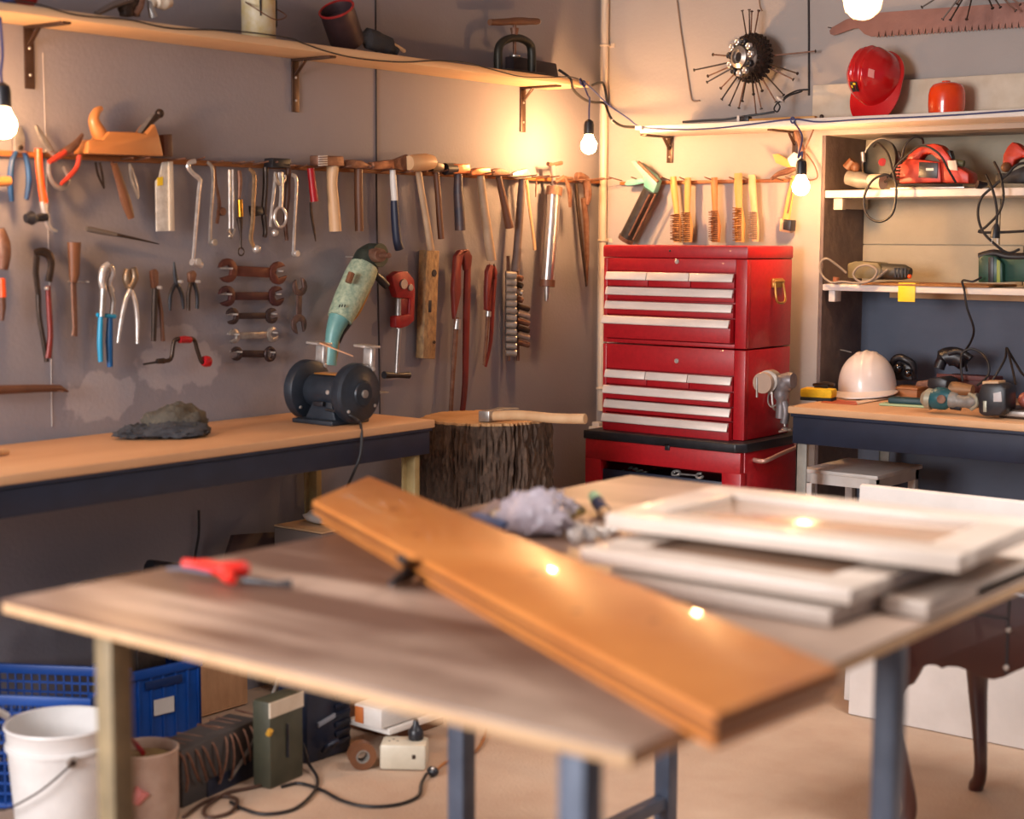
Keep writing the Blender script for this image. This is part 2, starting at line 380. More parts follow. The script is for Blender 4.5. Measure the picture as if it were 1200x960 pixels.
# white boards leaning on that bench
a0, a1 = B(1003, 841, -.93), B(1022, 571, -.5)
zt = a1.z; a0.z = 0
WB_ = mat('white_panel', '#efebe7', .45, 0, '#e2ddd8', 6, .6)
def lean(x0, x1, yb, yt, zt, th): return prism([V((x0, yb, 0.002)), V((x1, yb, 0.002)), V((x1, yt, zt)), V((x0, yt, zt))], V((0, .02, .006)).normalized()*th, .002)
single('white_board', 'large white board leaning against the right workbench behind the carved table', 'board', WB_, lean(1.6, 3.6, -.93, -.895, B(1022, 571, -.9).z, .018))
single('white_strip', 'narrow white board edge standing beside the slim blue table leg', 'board', WB_, lean(1.52, 1.57, -.8, -.78, .4, .012))

# ---------------------------------------------------------------- tree stump with axe
BARK = mat('pine_bark', '#1a110f', .9, 0, '#6f5848', 34, 1.1, 1.0, 60, (1, 1, .45)); CUT = mat('sawn_log_end', '#c79a6b', .7, 0, '#a87d50', 14, .9, .1)
from mathutils import noise as _nz
sc_, sr, sz = V((.335, -1.115, 0)), .222, .822
vs = []; fs = []; SEG, RW = 260, 130
for j in range(RW+1):
    z = sz*j/RW
    for k in range(SEG):
        a = 2*PI*k/SEG; d = V((math.cos(a), math.sin(a), 0))
        n1 = _nz.noise(V((d.x*9, d.y*9, z*3))); n2 = abs(_nz.noise(V((d.x*26, d.y*26, z*7+9)))); n3 = _nz.noise(V((d.x*2, d.y*2, z*1.5)))
        r = sr*(1+.05*n3)+.01*n1-.03*n2+.012*_nz.noise(V((d.x*40, d.y*40, z*22)))+.02*max(0, (.15-z)/.15)
        vs.append(sc_+d*r+V((0, 0, z)))
for j in range(RW):
    for k in range(SEG): l = (k+1) % SEG; fs.append((j*SEG+k, j*SEG+l, (j+1)*SEG+l, (j+1)*SEG+k))
fs.append(tuple(range(SEG-1, -1, -1)))
t = thing('tree_stump', 'tall bark-covered tree stump chopping block between bench and red tool chest', 'stump', sc_)
part(t, 'bark', BARK, (vs, fs), ang=80)
top = [sc_+V((math.cos(2*PI*k/SEG), math.sin(2*PI*k/SEG), 0))*((vs[RW*SEG+k]-sc_).xy.length-.004)+V((0, 0, sz-.004)) for k in range(SEG)]
part(t, 'cut_top', CUT, prism(top, (0, 0, .012), .002), label='pale sawn top')
a = Z(573, 489, .845); b = Z(686, 491, .865)
t = thing('axe', 'axe with pale wooden handle resting on the tree stump', 'axe', (a.x, a.y, sz+.008))
hd = (b-a).normalized(); sd = hd.cross(V((0, 0, 1))).normalized()
part(t, 'handle', WOODL, tube(spline([a+V((0, 0, .002)), a+(b-a)*.3+V((0, 0, .008)), a+(b-a)*.7, b]), .0135, 12, flat=1.2, up=(0, 0, 1)))
part(t, 'head', STEEL, prism([a-hd*.022+sd*.03+V((0, 0, -.013)), a+hd*.022+sd*.03+V((0, 0, -.013)), a+hd*.018-sd*.03+V((0, 0, -.013)), a+hd*.045-sd*.11+V((0, 0, -.013)), a-hd*.045-sd*.11+V((0, 0, -.013)), a-hd*.018-sd*.03+V((0, 0, -.013))], (0, 0, .036), .003))
# ================================================================ TOOLS ON THE LEFT WALL
RAILW = mat('rail_wood', '#a8662f', .55, 0, '#6e4222', 14, 1, .1, 60, (1, .2, 1))
def ry(x): return 179+(x-0)*.0482      # the rail's height in the photograph, pixel row at column x
t = thing('tool_rail', 'thin wooden tool rail with nail hooks across the left wall', 'rail', L(350, ry(350), .015))
part(t, 'batten', RAILW, prism([L(-40, ry(-40)-3, .022), L(706, ry(706)-2, .022), L(706, ry(706)+2.4, .022), L(-40, ry(-40)+4, .022)], (-.021, 0, 0), .002))
for x in (14, 48, 78, 142, 157, 196, 226, 246, 272, 281, 296, 310, 325, 346, 366, 392, 420, 446, 466, 487, 512, 539, 556, 571, 588, 606, 618, 628, 664, 676, 692):
    ln = random.uniform(.055, .075) if x < 540 else random.uniform(.09, .13)
    a = L(x, ry(x)+random.uniform(-1, 1), .02); part(t, 'nail_hook', RUST, cyl(a, a+V((ln, random.uniform(-.01, .01), random.uniform(0, .012))), .0024, seg=6, bev=.0005))

def T_(name, label, cat, x, y, o=.03, wall=LW, group=None): return thing(name, label, cat, wall.p(x, y, o), group)
def hammer(label, head, hm, pts, w, hmat, o=.055, hth=.03, name='hammer', cat='hammer', grip=None, gm=None, wall=LW, sm=4, flat=1.25, extra=None):
    """head: outline pixels of the head; handle along pts"""
    t = T_(name, label, cat, pts[-1][0], pts[-1][1], o, wall, None)
    part(t, 'head', hm, wall.pri(head, o-hth/2, hth, .004))
    part(t, 'handle', hmat, wall.rod(pts, w, o, 12, flat=flat, sm=sm))
    if grip: part(t, 'grip', gm, wall.rod(grip[0], grip[1], o, 12, flat=1.2, sm=4))
    if extra: extra(t)
    return t
# -- the far left, by the bulb
t = T_('pliers', 'blue handled pliers hanging beside the leftmost bulb', 'pliers', 23, 238, .05)
part(t, 'jaws', STEEL, LW.pri([(18, 178), (17, 160), (21, 148), (26, 148), (30, 162), (29, 178)], .04, .014, .003))
part(t, 'pivot', DARKST, LW.cyl(23.5, 173, 3.2, .053, .006))
for pts in ([(19, 178), (14, 190), (12, 212), (14, 236)], [(28, 178), (32, 190), (34, 212), (31, 234)]): part(t, 'handle', BLUEP, LW.rod(pts, [5, 7, 8, 6], .05, 10, sm=4))
single('wooden_stick', 'short orange wooden peg at the left frame edge below the bulb', 'stick', ORWOOD, LW.rod([(-12, 214), (11, 212)], [12, 12], .05))
t = T_('hammer', 'hammer with bright orange handle hanging head down from the rail', 'hammer', 54, 272, .06)
part(t, 'handle', ORANGE, LW.rod([(45, 174), (46, 195), (49, 220), (52, 238)], [9, 9, 9, 10], .06, 12, sm=4))
part(t, 'neck', BRIGHT, LW.rod([(50, 236), (53, 252)], [8, 7], .06), label='chrome neck')
part(t, 'head', BLACK, LW.rod([(30, 256), (37, 255.5), (42, 256)], [10, 17, 11], .06, 14), LW.rod([(42, 256), (54, 254)], [9, 11], .06, 12), label='black round face')
part(t, 'claw', BRIGHT, LW.rod([(53, 250), (56, 263), (61, 269), (67, 271)], [9, 7, 5, 3], .06, 8, sm=4, flat=.7), label='chrome claw')
t = T_('snips', 'steel bladed snips with red and grey loop handles on the rail', 'snips', 68, 222, .07)
part(t, 'blade', STEEL, LW.rod([(42, 147), (49, 160), (57, 173), (66, 184)], [4, 9, 9, 6], .07, 8, sm=4, flat=.4))
part(t, 'blade', RUST, LW.rod([(97, 157), (90, 168), (80, 176), (70, 180)], [4, 10, 11, 8], .075, 8, sm=4, flat=.4), label='rust red blade')
part(t, 'handle', mat('dull_red_grip', '#a83220', .5), LW.rod([(93, 182), (90, 196), (80, 208), (71, 216)], [6, 6, 6, 4], .075, 8, sm=4), LW.rod([(76, 178), (64, 186), (57, 190)], [8, 7, 5], .075, 8, sm=3), label='red handle')
part(t, 'handle', STEEL, LW.rod([(57, 188), (58, 206), (66, 219), (76, 219), (80, 208), (74, 196)], [4, 5, 6, 6, 5, 4], .065, 8, sm=4), label='bare metal loop handle')
# -- wooden jack plane lying on the rail
t = T_('hand_plane', 'orange wooden hand plane with a horn resting on the tool rail', 'hand plane', 150, 184, .03)
part(t, 'body', ORWOOD, LW.pri([(103, 180), (104, 165), (112, 163), (121, 164.5), (128, 154), (160, 155), (172, 157), (182, 145), (187, 160), (192, 183)], .02, .065, .004))
part(t, 'horn', ORWOOD, LW.rod([(121, 165), (115, 154), (110, 141), (113, 131), (119, 127)], [20, 18, 13, 10, 6], .055, 14, sm=4))
part(t, 'iron', STEEL, LW.rod([(163, 157), (172, 146), (181, 135)], [9, 9, 8], .055, 4, flat=.35), label='steel cutting iron')
part(t, 'wedge', DARKST, LW.rod([(167, 158), (178, 143), (187, 133)], [5, 6, 9], .062, 8), LW.ball(187, 133, 5.5, .062))
part(t, 'strike_block', WOODD, LW.pri([(192, 158), (202, 157), (203, 184), (193, 183)], .02, .05, .003), label='dark end block')
# -- between plane and spanners
t = T_('pliers', 'brown leather-wrapped pliers hanging under the wooden plane', 'pliers', 150, 258, .05)
part(t, 'handle', WOODB, LW.rod([(134, 192), (141, 212), (149, 238), (154, 256)], [8, 9, 12, 9], .05, 10, sm=4, flat=.6)); part(t, 'handle', RUST, LW.rod([(131, 190), (136, 206), (144, 236), (151, 255)], [4, 5, 6, 4], .04, 8, sm=4))
t = T_('tweezers', 'slim steel tweezers hanging right of the brown pliers', 'tweezers', 160, 233, .05)
for pts in ([(152, 192), (156, 204), (160, 218), (162, 233)], [(152, 192), (153, 208), (158, 222), (162, 233)]): part(t, 'arm', STEEL, LW.rod(pts, [3, 4, 4, 2], .045, 6, sm=4))
t = T_('tweezers', 'thin dark metal tweezers left of the brown pliers', 'tweezers', 121, 222, .05)
for pts in ([(112, 190), (115, 205), (122, 221)], [(117, 190), (120, 205), (122, 221)]): part(t, 'arm', DARKST, LW.rod(pts, [2.5, 3, 2], .045, 6, sm=4))
t = T_('straightedge', 'white painted flat steel straightedge with a yellow sticker', 'straightedge', 194, 272, .04)
part(t, 'plate', mat('chipped_white_paint', '#d9d5cc', .5, .1, '#b8b0a4', 40, .6), LW.pri([(191, 190), (202, 189), (204.5, 271), (184, 271), (183, 212), (187, 208)], .035, .006, .001))
part(t, 'rib', CREAMP, LW.pri([(198, 190), (203, 189), (205, 270.5), (199, 270.5)], .041, .006, .001)); part(t, 'sticker', YEL, LW.pri([(184.5, 208), (191, 207), (191, 217), (184.5, 218)], .041, .001, 0), label='yellow sticker')
# -- hanging spanners, bars and hooks
def bar(label, pts, w, m, o=.05, name='spanner', cat='spanner', sm=4, flat=.6, tops=(), ends=(), endm=None):
    t = T_(name, label, cat, pts[-1][0], pts[-1][1], o)
    part(t, 'shaft', m, LW.rod(pts, w, o, 10, flat=flat, sm=sm))
    for e in tops: part(t, 'jaw', endm or m, e)
    for e in ends: part(t, 'socket_end', endm or m, e)
    return t
bar('longest steel spanner with hooked top on the rail', [(235, 210), (233, 225), (230, 260), (226.5, 305)], [5.5, 5.5, 5, 5], BRIGHT, .055,
    tops=[LW.rod([(229, 189), (222, 191), (221, 197), (227, 204), (233, 209), (235, 214)], [6, 6, 6, 6, 6, 5.5], .055, 8, sm=4, flat=.6)], ends=[LW.rod([(225, 307), (236, 311)], [9, 8], .052, 10), LW.cyl(228, 307, 4.5, .045, .02)])
bar('bright slim spanner right of the longest one', [(243, 190), (249, 198), (249.5, 220), (247, 255), (246, 285)], [4, 5, 4.4, 4.2, 5], STEEL, .055, ends=[LW.cyl(247, 284, 4.2, .045, .02)])
bar('dark brown spanner half behind the bright slim one', [(251, 194), (253, 215), (257, 240), (254, 262)], [5, 4, 5.5, 5], RUST, .04, ends=[LW.cyl(257, 248, 5, .03, .018)])
t = T_('spring_rods', 'pair of bright thin rods hanging together from one nail', 'rod', 271, 277, .05)
for x in (269, 273): part(t, 'rod', BRIGHT, LW.rod([(x-.3, 199), (x, 230), (x+.2, 268)], [2.8, 2.8, 2.4], .05, 8))
part(t, 'clip', STEEL, LW.rod([(267, 270), (271, 277), (275, 268)], [4, 6, 4], .05, 8), LW.ball(269.5, 277, 2.6, .05))
t = T_('screwdriver', 'brass ferruled screwdriver with brown shaft on the rail', 'screwdriver', 281, 302, .05)
part(t, 'handle', RUST, LW.rod([(280, 200), (281, 212), (280, 233)], [5, 6, 3.5], .05, 10, sm=3)); part(t, 'ferrule', mat('brass', '#c9922f', .35, .9, '#a67423', 30, .7), LW.rod([(281, 234), (282, 254)], [6.5, 6.5], .05, 10))
part(t, 'blade', DARKST, LW.rod([(280.5, 255), (281.5, 262), (282, 274), (282, 290)], [8, 6, 3, 3], .05, 8), LW.ring(282.5, 295, 4.5, 2, .05, .7))
bar('mottled brown spanner with steel ball end', [(292, 198), (298, 206), (297, 235), (296, 262), (294, 280), (298, 290)], [4, 6, 6, 6, 6, 4], mat('mottled_bronze', '#6b5038', .45, .6, '#b89b78', 60, 1), .055, ends=[LW.ball(300.5, 292, 5, .055)], endm=BRIGHT)
hammer('black headed small hammer with dark handle behind the ring spanner', [(296, 241), (308, 242), (310, 252), (298, 254)], BLACK, [(311, 196), (311, 220), (309, 250), (311, 270), (310, 278)], [6, 6, 6, 5, 5], DARKST, .04, .022)
bar('polished spanner with ball end left of ring spanner', [(323, 202), (321, 225), (318, 250), (317, 266)], [5, 5, 4.5, 4.5], BRIGHT, .05, ends=[LW.ball(322, 273, 4.4, .05)])
t = T_('ring_spanner', 'bright spanner with a large open ring at its foot', 'spanner', 328, 266, .06)
part(t, 'shaft', BRIGHT, LW.rod([(329, 202), (330, 225), (329, 243)], [8, 6, 7], .06, 10, flat=.5, sm=3)); part(t, 'jaw', STEEL, LW.rod([(322, 203), (325, 213), (329, 216), (334, 210), (334, 205)], [3, 5, 5, 4, 3], .06, 8, sm=3, flat=.6))
a = LW.p(328.5, 254.5, .06); k = mpp(a); part(t, 'ring', BRIGHT, tube([a+V((0, math.sin(q)*7.2*k*1.28, math.cos(q)*11.5*k)) for q in [2*PI*i/24 for i in range(24)]], 1.7*k, 8, closed=True, up=(1, 0, 0)))
t = T_('block_hammer', 'square black hammer head sitting on the rail above ring spanner', 'hammer', 331, 186, .05)
part(t, 'head', BLACK, LW.pri([(320, 185), (341, 186), (341, 197), (319, 196)], .03, .04, .003)); part(t, 'handle', WOODD, LW.rod([(338, 196), (337, 230), (334, 262), (336, 282)], [6, 6, 5, 4], .035, 10, flat=1.1))
bar('long thin socket bar left of the red handled knife', [(342, 205), (347, 209), (347, 230), (345, 265), (344, 298)], [4, 5.5, 4.6, 4.4, 5], BRIGHT, .055, name='socket_bar', cat='socket bar', ends=[LW.cyl(344, 297, 3.8, .045, .02)])
t = T_('knife', 'narrow dark knife with red handle hanging from the rail', 'knife', 368, 283, .05)
part(t, 'handle', REDP, LW.rod([(364, 197), (366, 215), (368.5, 236)], [9, 9, 10], .05, 10, sm=3)); part(t, 'blade', DARKST, LW.rod([(364, 237), (365, 252), (368, 270), (370, 283)], [4, 5, 4, 1.5], .05, 8, flat=.4, sm=3))
# -- hammers
def stripes(t):
    for k in range(5): part(t, 'face_ridge', WHITEP, LW.pri([(374, 182.5+k*2.6), (384, 182+k*2.6), (384, 183.4+k*2.6), (374, 183.9+k*2.6)], .075, .004, .0005), label='pale ridge on the hammer face')
hammer('square headed hammer with white ridged face and pale curved handle', [(373, 182), (403, 183), (404, 195), (373, 194)], RUST, [(390, 195), (389, 215), (391, 240), (393, 271)], [13, 11, 12, 13], WOODL, .055, .04, name='tenderising_hammer', extra=stripes)
hammer('rusty hammer with mottled handle just left of the wall joint', [(405, 190), (412, 187), (424, 188), (437, 194), (436, 198), (406, 197)], RUST, [(420, 198), (420, 225), (420.5, 250), (421, 271)], [9, 9, 9, 9], WOODB, .05, .03)
def hatchet_edge(t): part(t, 'cutting_edge', STEEL, LW.pri([(470, 186), (478, 181), (480, 199), (471, 198)], .045, .02, .003))
hammer('roofing hatchet hammer with navy rubber grip', [(438, 190), (462, 187), (463, 198), (438, 199)], mat('blond_rust', '#a5765a', .5, .5, '#74462f', 40, 1), [(460, 199), (461, 215), (462.5, 236)], [6, 7, 7], WHITEP, .055, .03, name='hatchet', cat='hatchet', grip=([(462, 235), (463, 255), (465, 280), (468, 292)], [8, 9, 9, 10]), gm=mat('navy_rubber', '#1b2137', .5), extra=lambda t: (part(t, 'blade', RUST, LW.pri([(462, 187), (478, 181), (481, 200), (462, 198)], .047, .014, .002))))
t = T_('mallet', 'big pale wooden mallet with rounded head on the tool rail', 'mallet', 503, 293, .06)
part(t, 'head', WOODL, LW.rod([(479, 191), (484, 191), (500, 190), (506.5, 190)], [17, 20, 20, 16], .07, 16)); part(t, 'handle', mat('grey_wood', '#b89a7c', .6, 0, '#94775c', 14, .9), LW.rod([(490, 199), (494, 225), (500, 260), (505, 293)], [8, 8, 8, 9], .06, 12, sm=3))
hammer('small dark hammer right of the pale mallet', [(507, 190), (512, 189), (521, 192), (521, 200), (508, 201)], DARKST, [(511, 202), (513, 225), (515, 255), (517, 280)], [6.5, 6.5, 6.5, 6.5], WOODB, .055, .03)
hammer('hammer with half black half copper head and navy handle', [(532, 192), (551, 192), (552, 203), (532, 204)], mat('copper_head', '#c07b50', .4, .6, '#9c5c38', 30, .8), [(537, 204), (537, 225), (538.5, 250), (539.5, 270)], [8, 10, 11, 11], mat('navy_handle', '#262a3a', .5, 0, '#5b4238', 20, .7), .055, .03, extra=lambda t: part(t, 'face', BLACK, LW.rod([(521, 198), (533, 198)], [14, 13], .055, 14), label='black round face'))
hammer('hammer with long pale handle and thin copper head', [(552, 201), (560, 197), (575, 196), (577, 205), (553, 206)], mat('copper_head', '#c07b50'), [(563, 206), (566, 235), (571, 270), (576, 305)], [7.5, 9, 9.5, 10], mat('grey_wood', '#b89a7c'), .055, .03)
hammer('short hammer with dark crusted handle and orange-lit head', [(577, 199), (586, 197), (598, 201), (598, 206), (578, 206)], RUST, [(584, 207), (588, 225), (593, 248), (597, 267)], [6, 7, 8, 9], WOODD, .055, .03)
hammer('bright bladed pick with a long grey handle reaching the socket rack', [(598, 206), (606, 201), (619, 197), (624, 208), (610, 210)], BRIGHT, [(612, 210), (610, 240), (607, 280), (604, 318)], [7, 8, 8, 9], mat('grey_stick', '#6d5a52', .6, 0, '#4f3f3a', 16, .8), .05, .02, name='pick_hammer', cat='pick')
bar('thin pale stick hanging left of the grease gun', [(617, 211), (620, 240), (624, 270), (627, 293)], [5, 4.5, 4.5, 5.5], WOODL, .05, name='wooden_stick', cat='stick')
single('cotter_pin', 'small thin wire pin between pale stick and grease gun', 'pin', RUST, LW.rod([(629, 212), (628, 222), (628, 231)], [2, 2, 1.5], .05, 6))
# -- grease gun
SILV = mat('brushed_silver', '#c9c4c2', .28, .9, '#b2aaa5', 8, .6, 0, 30, (1, 1, .1))
t = T_('grease_gun', 'large silver grease gun with T handle near the room corner', 'grease gun', 641, 352, .05)
part(t, 'barrel', SILV, LW.rod([(649, 227), (647, 260), (644, 300), (641.5, 330)], [16, 16, 16, 15], .06, 18))
part(t, 'collar', RUST, LW.rod([(650, 219), (649, 229)], [19, 19], .06, 18), label='rusty collar'); part(t, 'end_cap', WOODD, LW.rod([(642, 328), (641.5, 336)], [18, 18], .06, 18), label='dark end cap')
part(t, 'nozzle', STEEL, LW.rod([(641, 336), (641, 344), (640.5, 353)], [6, 6, 3.5], .06, 10)); part(t, 'plunger', STEEL, LW.rod([(650, 219), (648, 205), (647, 194)], [7, 5, 7], .06, 10)); part(t, 'plunger_handle', RUST, LW.rod([(642, 192), (648, 193), (658, 191)], [5, 4, 5], .06, 8))
part(t, 'lever', RUST, LW.rod([(660, 206), (667, 222), (668, 243)], [3, 8, 5], .08, 8, flat=.5, sm=3), LW.rod([(650, 214), (660, 208), (671, 209)], [5, 5, 3], .075, 8))
# -- dividers
t = T_('dividers', 'large dark steel dividers hanging in the corner beside the conduit', 'dividers', 686, 335, .06)
part(t, 'leg', DARKST, LW.rod([(675, 215), (678, 250), (683, 295), (687, 336)], [6, 6, 5, 2], .06, 6, flat=.7)); part(t, 'leg', RUST, LW.rod([(684, 232), (687, 260), (688, 300), (688, 335)], [9, 9, 7, 2], .055, 6, flat=.7), label='rusty leg')
part(t, 'hinge', RUST, LW.cyl(676, 208, 6, .05, .02), LW.rod([(676, 206), (686, 210), (689, 228), (687, 240)], [8, 10, 10, 6], .06, 8, sm=3))
# ---------------------------------------------------------------- second row, on the wall itself
t = T_('hand_drill', 'rusty hand drill with orange band cut by the left frame edge', 'hand drill', 2, 375, .05)
part(t, 'body', RUST, LW.rod([(0, 268), (3, 285), (4, 300), (3, 316)], [10, 18, 17, 12], .05, 12, sm=3)); part(t, 'band', ORANGE, LW.rod([(2, 326), (3, 348)], [8, 9], .05, 12), label='orange band'); part(t, 'grip', WOODD, LW.rod([(2, 348), (3, 360), (2, 376)], [9, 8, 5], .05, 12))
t = T_('pipe_wrench', 'dark pipe wrench with a red handle above the wooden dowel', 'pipe wrench', 56, 423, .04)
part(t, 'jaw', DARKST, LW.rod([(41, 296), (50, 295), (58, 300), (60, 312), (57, 330)], [8, 11, 11, 9, 9], .045, 10, sm=3, flat=.7), LW.rod([(43, 300), (42, 320), (45, 345)], [8, 8, 7], .045, 10, flat=.7))
part(t, 'handle', WORNRED, LW.rod([(56, 335), (58, 370), (59, 395), (56, 420)], [6, 7, 7, 8], .045, 10, sm=3), label='red handle'); part(t, 'handle', DARKST, LW.rod([(45, 345), (46, 370), (51, 400), (55, 424)], [7, 6, 6, 6], .04, 10, sm=3)); part(t, 'pin', BRIGHT, LW.cyl(53, 338, 2, .05, .012))
t = T_('chisel', 'brown wooden handled chisel hanging upright right of the dark pipe wrench', 'chisel', 87, 393, .03)
part(t, 'handle', WOODB, LW.rod([(87, 284), (87, 300), (87, 322), (86, 331)], [17, 15, 13, 9], .04, 12, flat=.8)); part(t, 'blade', RUST, LW.rod([(86, 330), (87, 360), (88, 384), (87, 394)], [8, 8, 7, 9], .035, 8, flat=.6)); part(t, 'nail', BRIGHT, LW.nail(92.5, 330, .045)); part(t, 'nail', BRIGHT, LW.nail(80.5, 330, .045))
t = T_('awl', 'slim grey awl lying level on the wall under the plane', 'awl', 140, 277, .03)
part(t, 'handle', mat('grey_steel', '#8b837c', .4, .7), LW.rod([(101, 268), (106, 269), (120, 272), (136, 275)], [5, 7, 6.5, 5], .035, 10)); part(t, 'shaft', DARKST, LW.rod([(136, 275), (160, 280), (186, 286)], [4, 3, 1.2], .035, 8))
t = T_('slip_joint_pliers', 'long water pump pliers with bright blue grips', 'pliers', 124, 430, .04)
part(t, 'jaw', BRIGHT, LW.rod([(127, 310), (121, 316), (119, 330), (122, 340)], [8, 9, 8, 8], .05, 10, sm=3), LW.rod([(129, 311), (132, 320), (128, 332), (131, 342)], [7, 7, 7, 7], .042, 10, sm=3)); part(t, 'arm', STEEL, LW.rod([(121, 338), (120, 354), (119, 371)], [8, 7, 7], .05, 10), LW.rod([(128, 335), (133, 352), (131, 372)], [7, 6, 6], .042, 10))
part(t, 'collar', TEAL, LW.rod([(114, 369), (135, 371)], [5, 5], .048, 8)); part(t, 'handle', TEAL, LW.rod([(118, 371), (117, 400), (118, 424)], [6, 7, 6], .05, 10, sm=3), label='light blue grip'); part(t, 'handle', mat('deep_blue_grip', '#0b4f86', .4), LW.rod([(129, 372), (128, 400), (129, 430)], [7, 9, 7], .042, 10, sm=3), label='deep blue grip')
t = T_('pincers', 'steel pincers with two bare splayed legs right of blue pliers', 'pincers', 150, 403, .04)
part(t, 'jaw', mat('bronze_steel', '#96826c', .4, .7, '#6e5a48', 40, .8), LW.rod([(150, 316), (148, 328), (153, 340)], [9, 10, 8], .042, 10, sm=3), LW.rod([(156, 314), (158, 326), (152, 338)], [8, 9, 8], .05, 10, sm=3))
for pts in ([(153, 338), (147, 352), (142, 375), (138, 402)], [(152, 338), (158, 352), (161, 375), (161, 403)]): part(t, 'leg', BRIGHT, LW.rod(pts, [6, 6, 5.5, 4.5], .045, 10, sm=3))
t = T_('pliers', 'dark closed pliers hanging between pincers and needle-nose pliers', 'pliers', 182, 402, .03)
part(t, 'jaws', RUST, LW.pri([(178, 318), (183, 315), (186, 319), (186, 338), (180, 338)], .03, .014, .002)); part(t, 'handle', DARKST, LW.rod([(182, 336), (181, 365), (180, 400)], [7, 7, 6], .037, 8)); part(t, 'handle', WOODD, LW.rod([(184, 336), (189, 365), (191, 400)], [4, 5, 5], .035, 8)); part(t, 'pin', BRIGHT, LW.cyl(184, 337, 2, .04, .02))
t = T_('needle_nose_pliers', 'thin black needle-nose pliers left of the rusty spanners', 'pliers', 207, 365, .03)
part(t, 'jaws', BLACK, LW.rod([(204, 307), (205, 322), (207, 333)], [2, 5, 7], .037, 8)); part(t, 'handle', BLACK, LW.rod([(206, 332), (200, 345), (199, 364)], [5, 5, 3.5], .037, 8, sm=3)); part(t, 'handle', BLACK, LW.rod([(207, 332), (213, 345), (215, 362)], [5, 5, 3.5], .037, 8, sm=3)); part(t, 'pin', BRIGHT, LW.cyl(208.5, 330, 1.8, .04, .02))
t = T_('pliers', 'small black wire cutters with rusty jaws beside the needle-nose pliers', 'pliers', 226, 366, .03)
part(t, 'jaws', RUST, LW.pri([(222, 320), (228, 317), (231, 321), (229, 331), (223, 331)], .03, .014, .002)); part(t, 'handle', DARKST, LW.rod([(224, 330), (221, 345), (221, 364)], [5, 5, 4], .037, 8, sm=3)); part(t, 'handle', BLACK, LW.rod([(227, 330), (231, 345), (231, 362)], [5, 5, 4], .037, 8, sm=3)); part(t, 'pin', BRIGHT, LW.cyl(229, 330, 1.8, .04, .02))
# -- double open-ended spanners
def head_out(R_, w, ang, n=12):
    """outline of an open jaw head round (0,0), mouth pointing along ang, wall side left open towards ang+pi"""
    a0 = math.asin(min(.95, w/2/R_)); pts = []
    for k in range(n+1):
        a = a0+(2*PI-2*a0)*k/n; pts.append((R_*math.cos(a), R_*math.sin(a)))
    pts += [(-.15*R_, -w/2), (-.35*R_, 0), (-.15*R_, w/2)]
    return [(x*math.cos(ang)-y*math.sin(ang), x*math.sin(ang)+y*math.cos(ang)) for x, y in pts]
def spanner(label, p, q, R1, R2, w, m, o=.025, th=.009, group=None, rings=(False, False), nails=True):
    a, b = LW.p(*p, o), LW.p(*q, o); ax = (b-a).normalized(); u = LW.n.cross(ax); ln = (b-a).length
    t = thing('open_end_spanner', label, 'spanner', (a+b)/2, group)
    part(t, 'shaft', m, prism([a+ax*R1*.6+u*w/2, a+ax*R1*.6-u*w/2, b-ax*R2*.6-u*w/2, b-ax*R2*.6+u*w/2], LW.n*th*.7, .0015))
    for c, R_, ang, rg in ((a, R1, PI+.26, rings[0]), (b, R2, .26, rings[1])):
        if rg: part(t, 'ring', m, ring(c+LW.n*th/2, R_*.75, R_*.3, LW.n, 18, 8))
        else: part(t, 'jaw', m, prism([c+ax*x+u*y for x, y in head_out(R_, R_*.85, ang)], LW.n*th, .0012))
    if nails:
        for c in (a, b): part(t, 'nail', BRIGHT, cyl(V((0, c.y, c.z+.006)), V((o+.03, c.y, c.z+.006)), .0028, seg=8), label='shiny nail through the jaw')
    return t
SPM = [mat('red_brown_steel', '#6b3d33', .5, .5, '#553029', 30, .8), mat('dark_red_steel', '#55302e', .5, .5, '#40272a', 30, .8), mat('grey_dark_steel', '#4b3c3a', .45, .6, '#382e30', 30, .8)]
spanner('largest red-brown open-ended spanner, top of the level five', (265, 317), (324, 320), .037, .036, .032, SPM[0], th=.012)
spanner('dark red open-ended spanner, second of the level five', (264, 347), (322, 347), .032, .032, .025, SPM[1], th=.012)
spanner('grey open-ended spanner, third of the level five', (271, 370.5), (317, 370), .026, .025, .019, SPM[2])
spanner('bright stubby spanner, fourth of the level five', (273, 394), (318, 392), .022, .024, .02, STEEL)
spanner('dark spanner with ring end, lowest of the level five', (276, 414.5), (315, 415), .022, .024, .022, SPM[2], rings=(False, True))
spanner('open-ended spanner hanging upright beside the grinder handle', (350, 336), (349, 380), .03, .032, .022, mat('brown_steel', '#6f5750', .5, .5, '#54413d', 30, .8), nails=False)
# -- bit brace
t = T_('hand_brace', 'black crank hand brace with red grips below the small pliers', 'hand brace', 215, 432, .04)
part(t, 'crank', DARKST, LW.rod([(190, 423), (200, 421), (203, 405), (206, 398), (215, 397), (227, 398), (231, 410), (236, 424), (240, 424)], [5, 5, 5, 5, 5, 5, 5, 5, 5], .05, 10, sm=4)); part(t, 'grip', REDP, LW.rod([(210, 398.5), (216, 398), (223, 398.5)], [8, 9, 8], .05, 12), label='red centre grip')
part(t, 'head_knob', REDP, LW.rod([(238, 423), (241, 423.5), (245, 424)], [11, 14, 12], .05, 14), label='red head knob'); part(t, 'chuck', DARKST, LW.rod([(184, 423.5), (192, 423)], [6, 7], .05, 10)); part(t, 'bit', BLACK, LW.rod([(168, 427), (186, 424)], [2.5, 3], .05, 6))
single('wooden_dowel', 'dark brown tapered wooden dowel pinned level at the left edge', 'dowel', WOODD, LW.rod([(-30, 459), (0, 457), (40, 455.5), (70, 455), (80, 459)], [12, 11, 9.5, 8, 2], .04, 12), LW.nail(56, 457, .07))
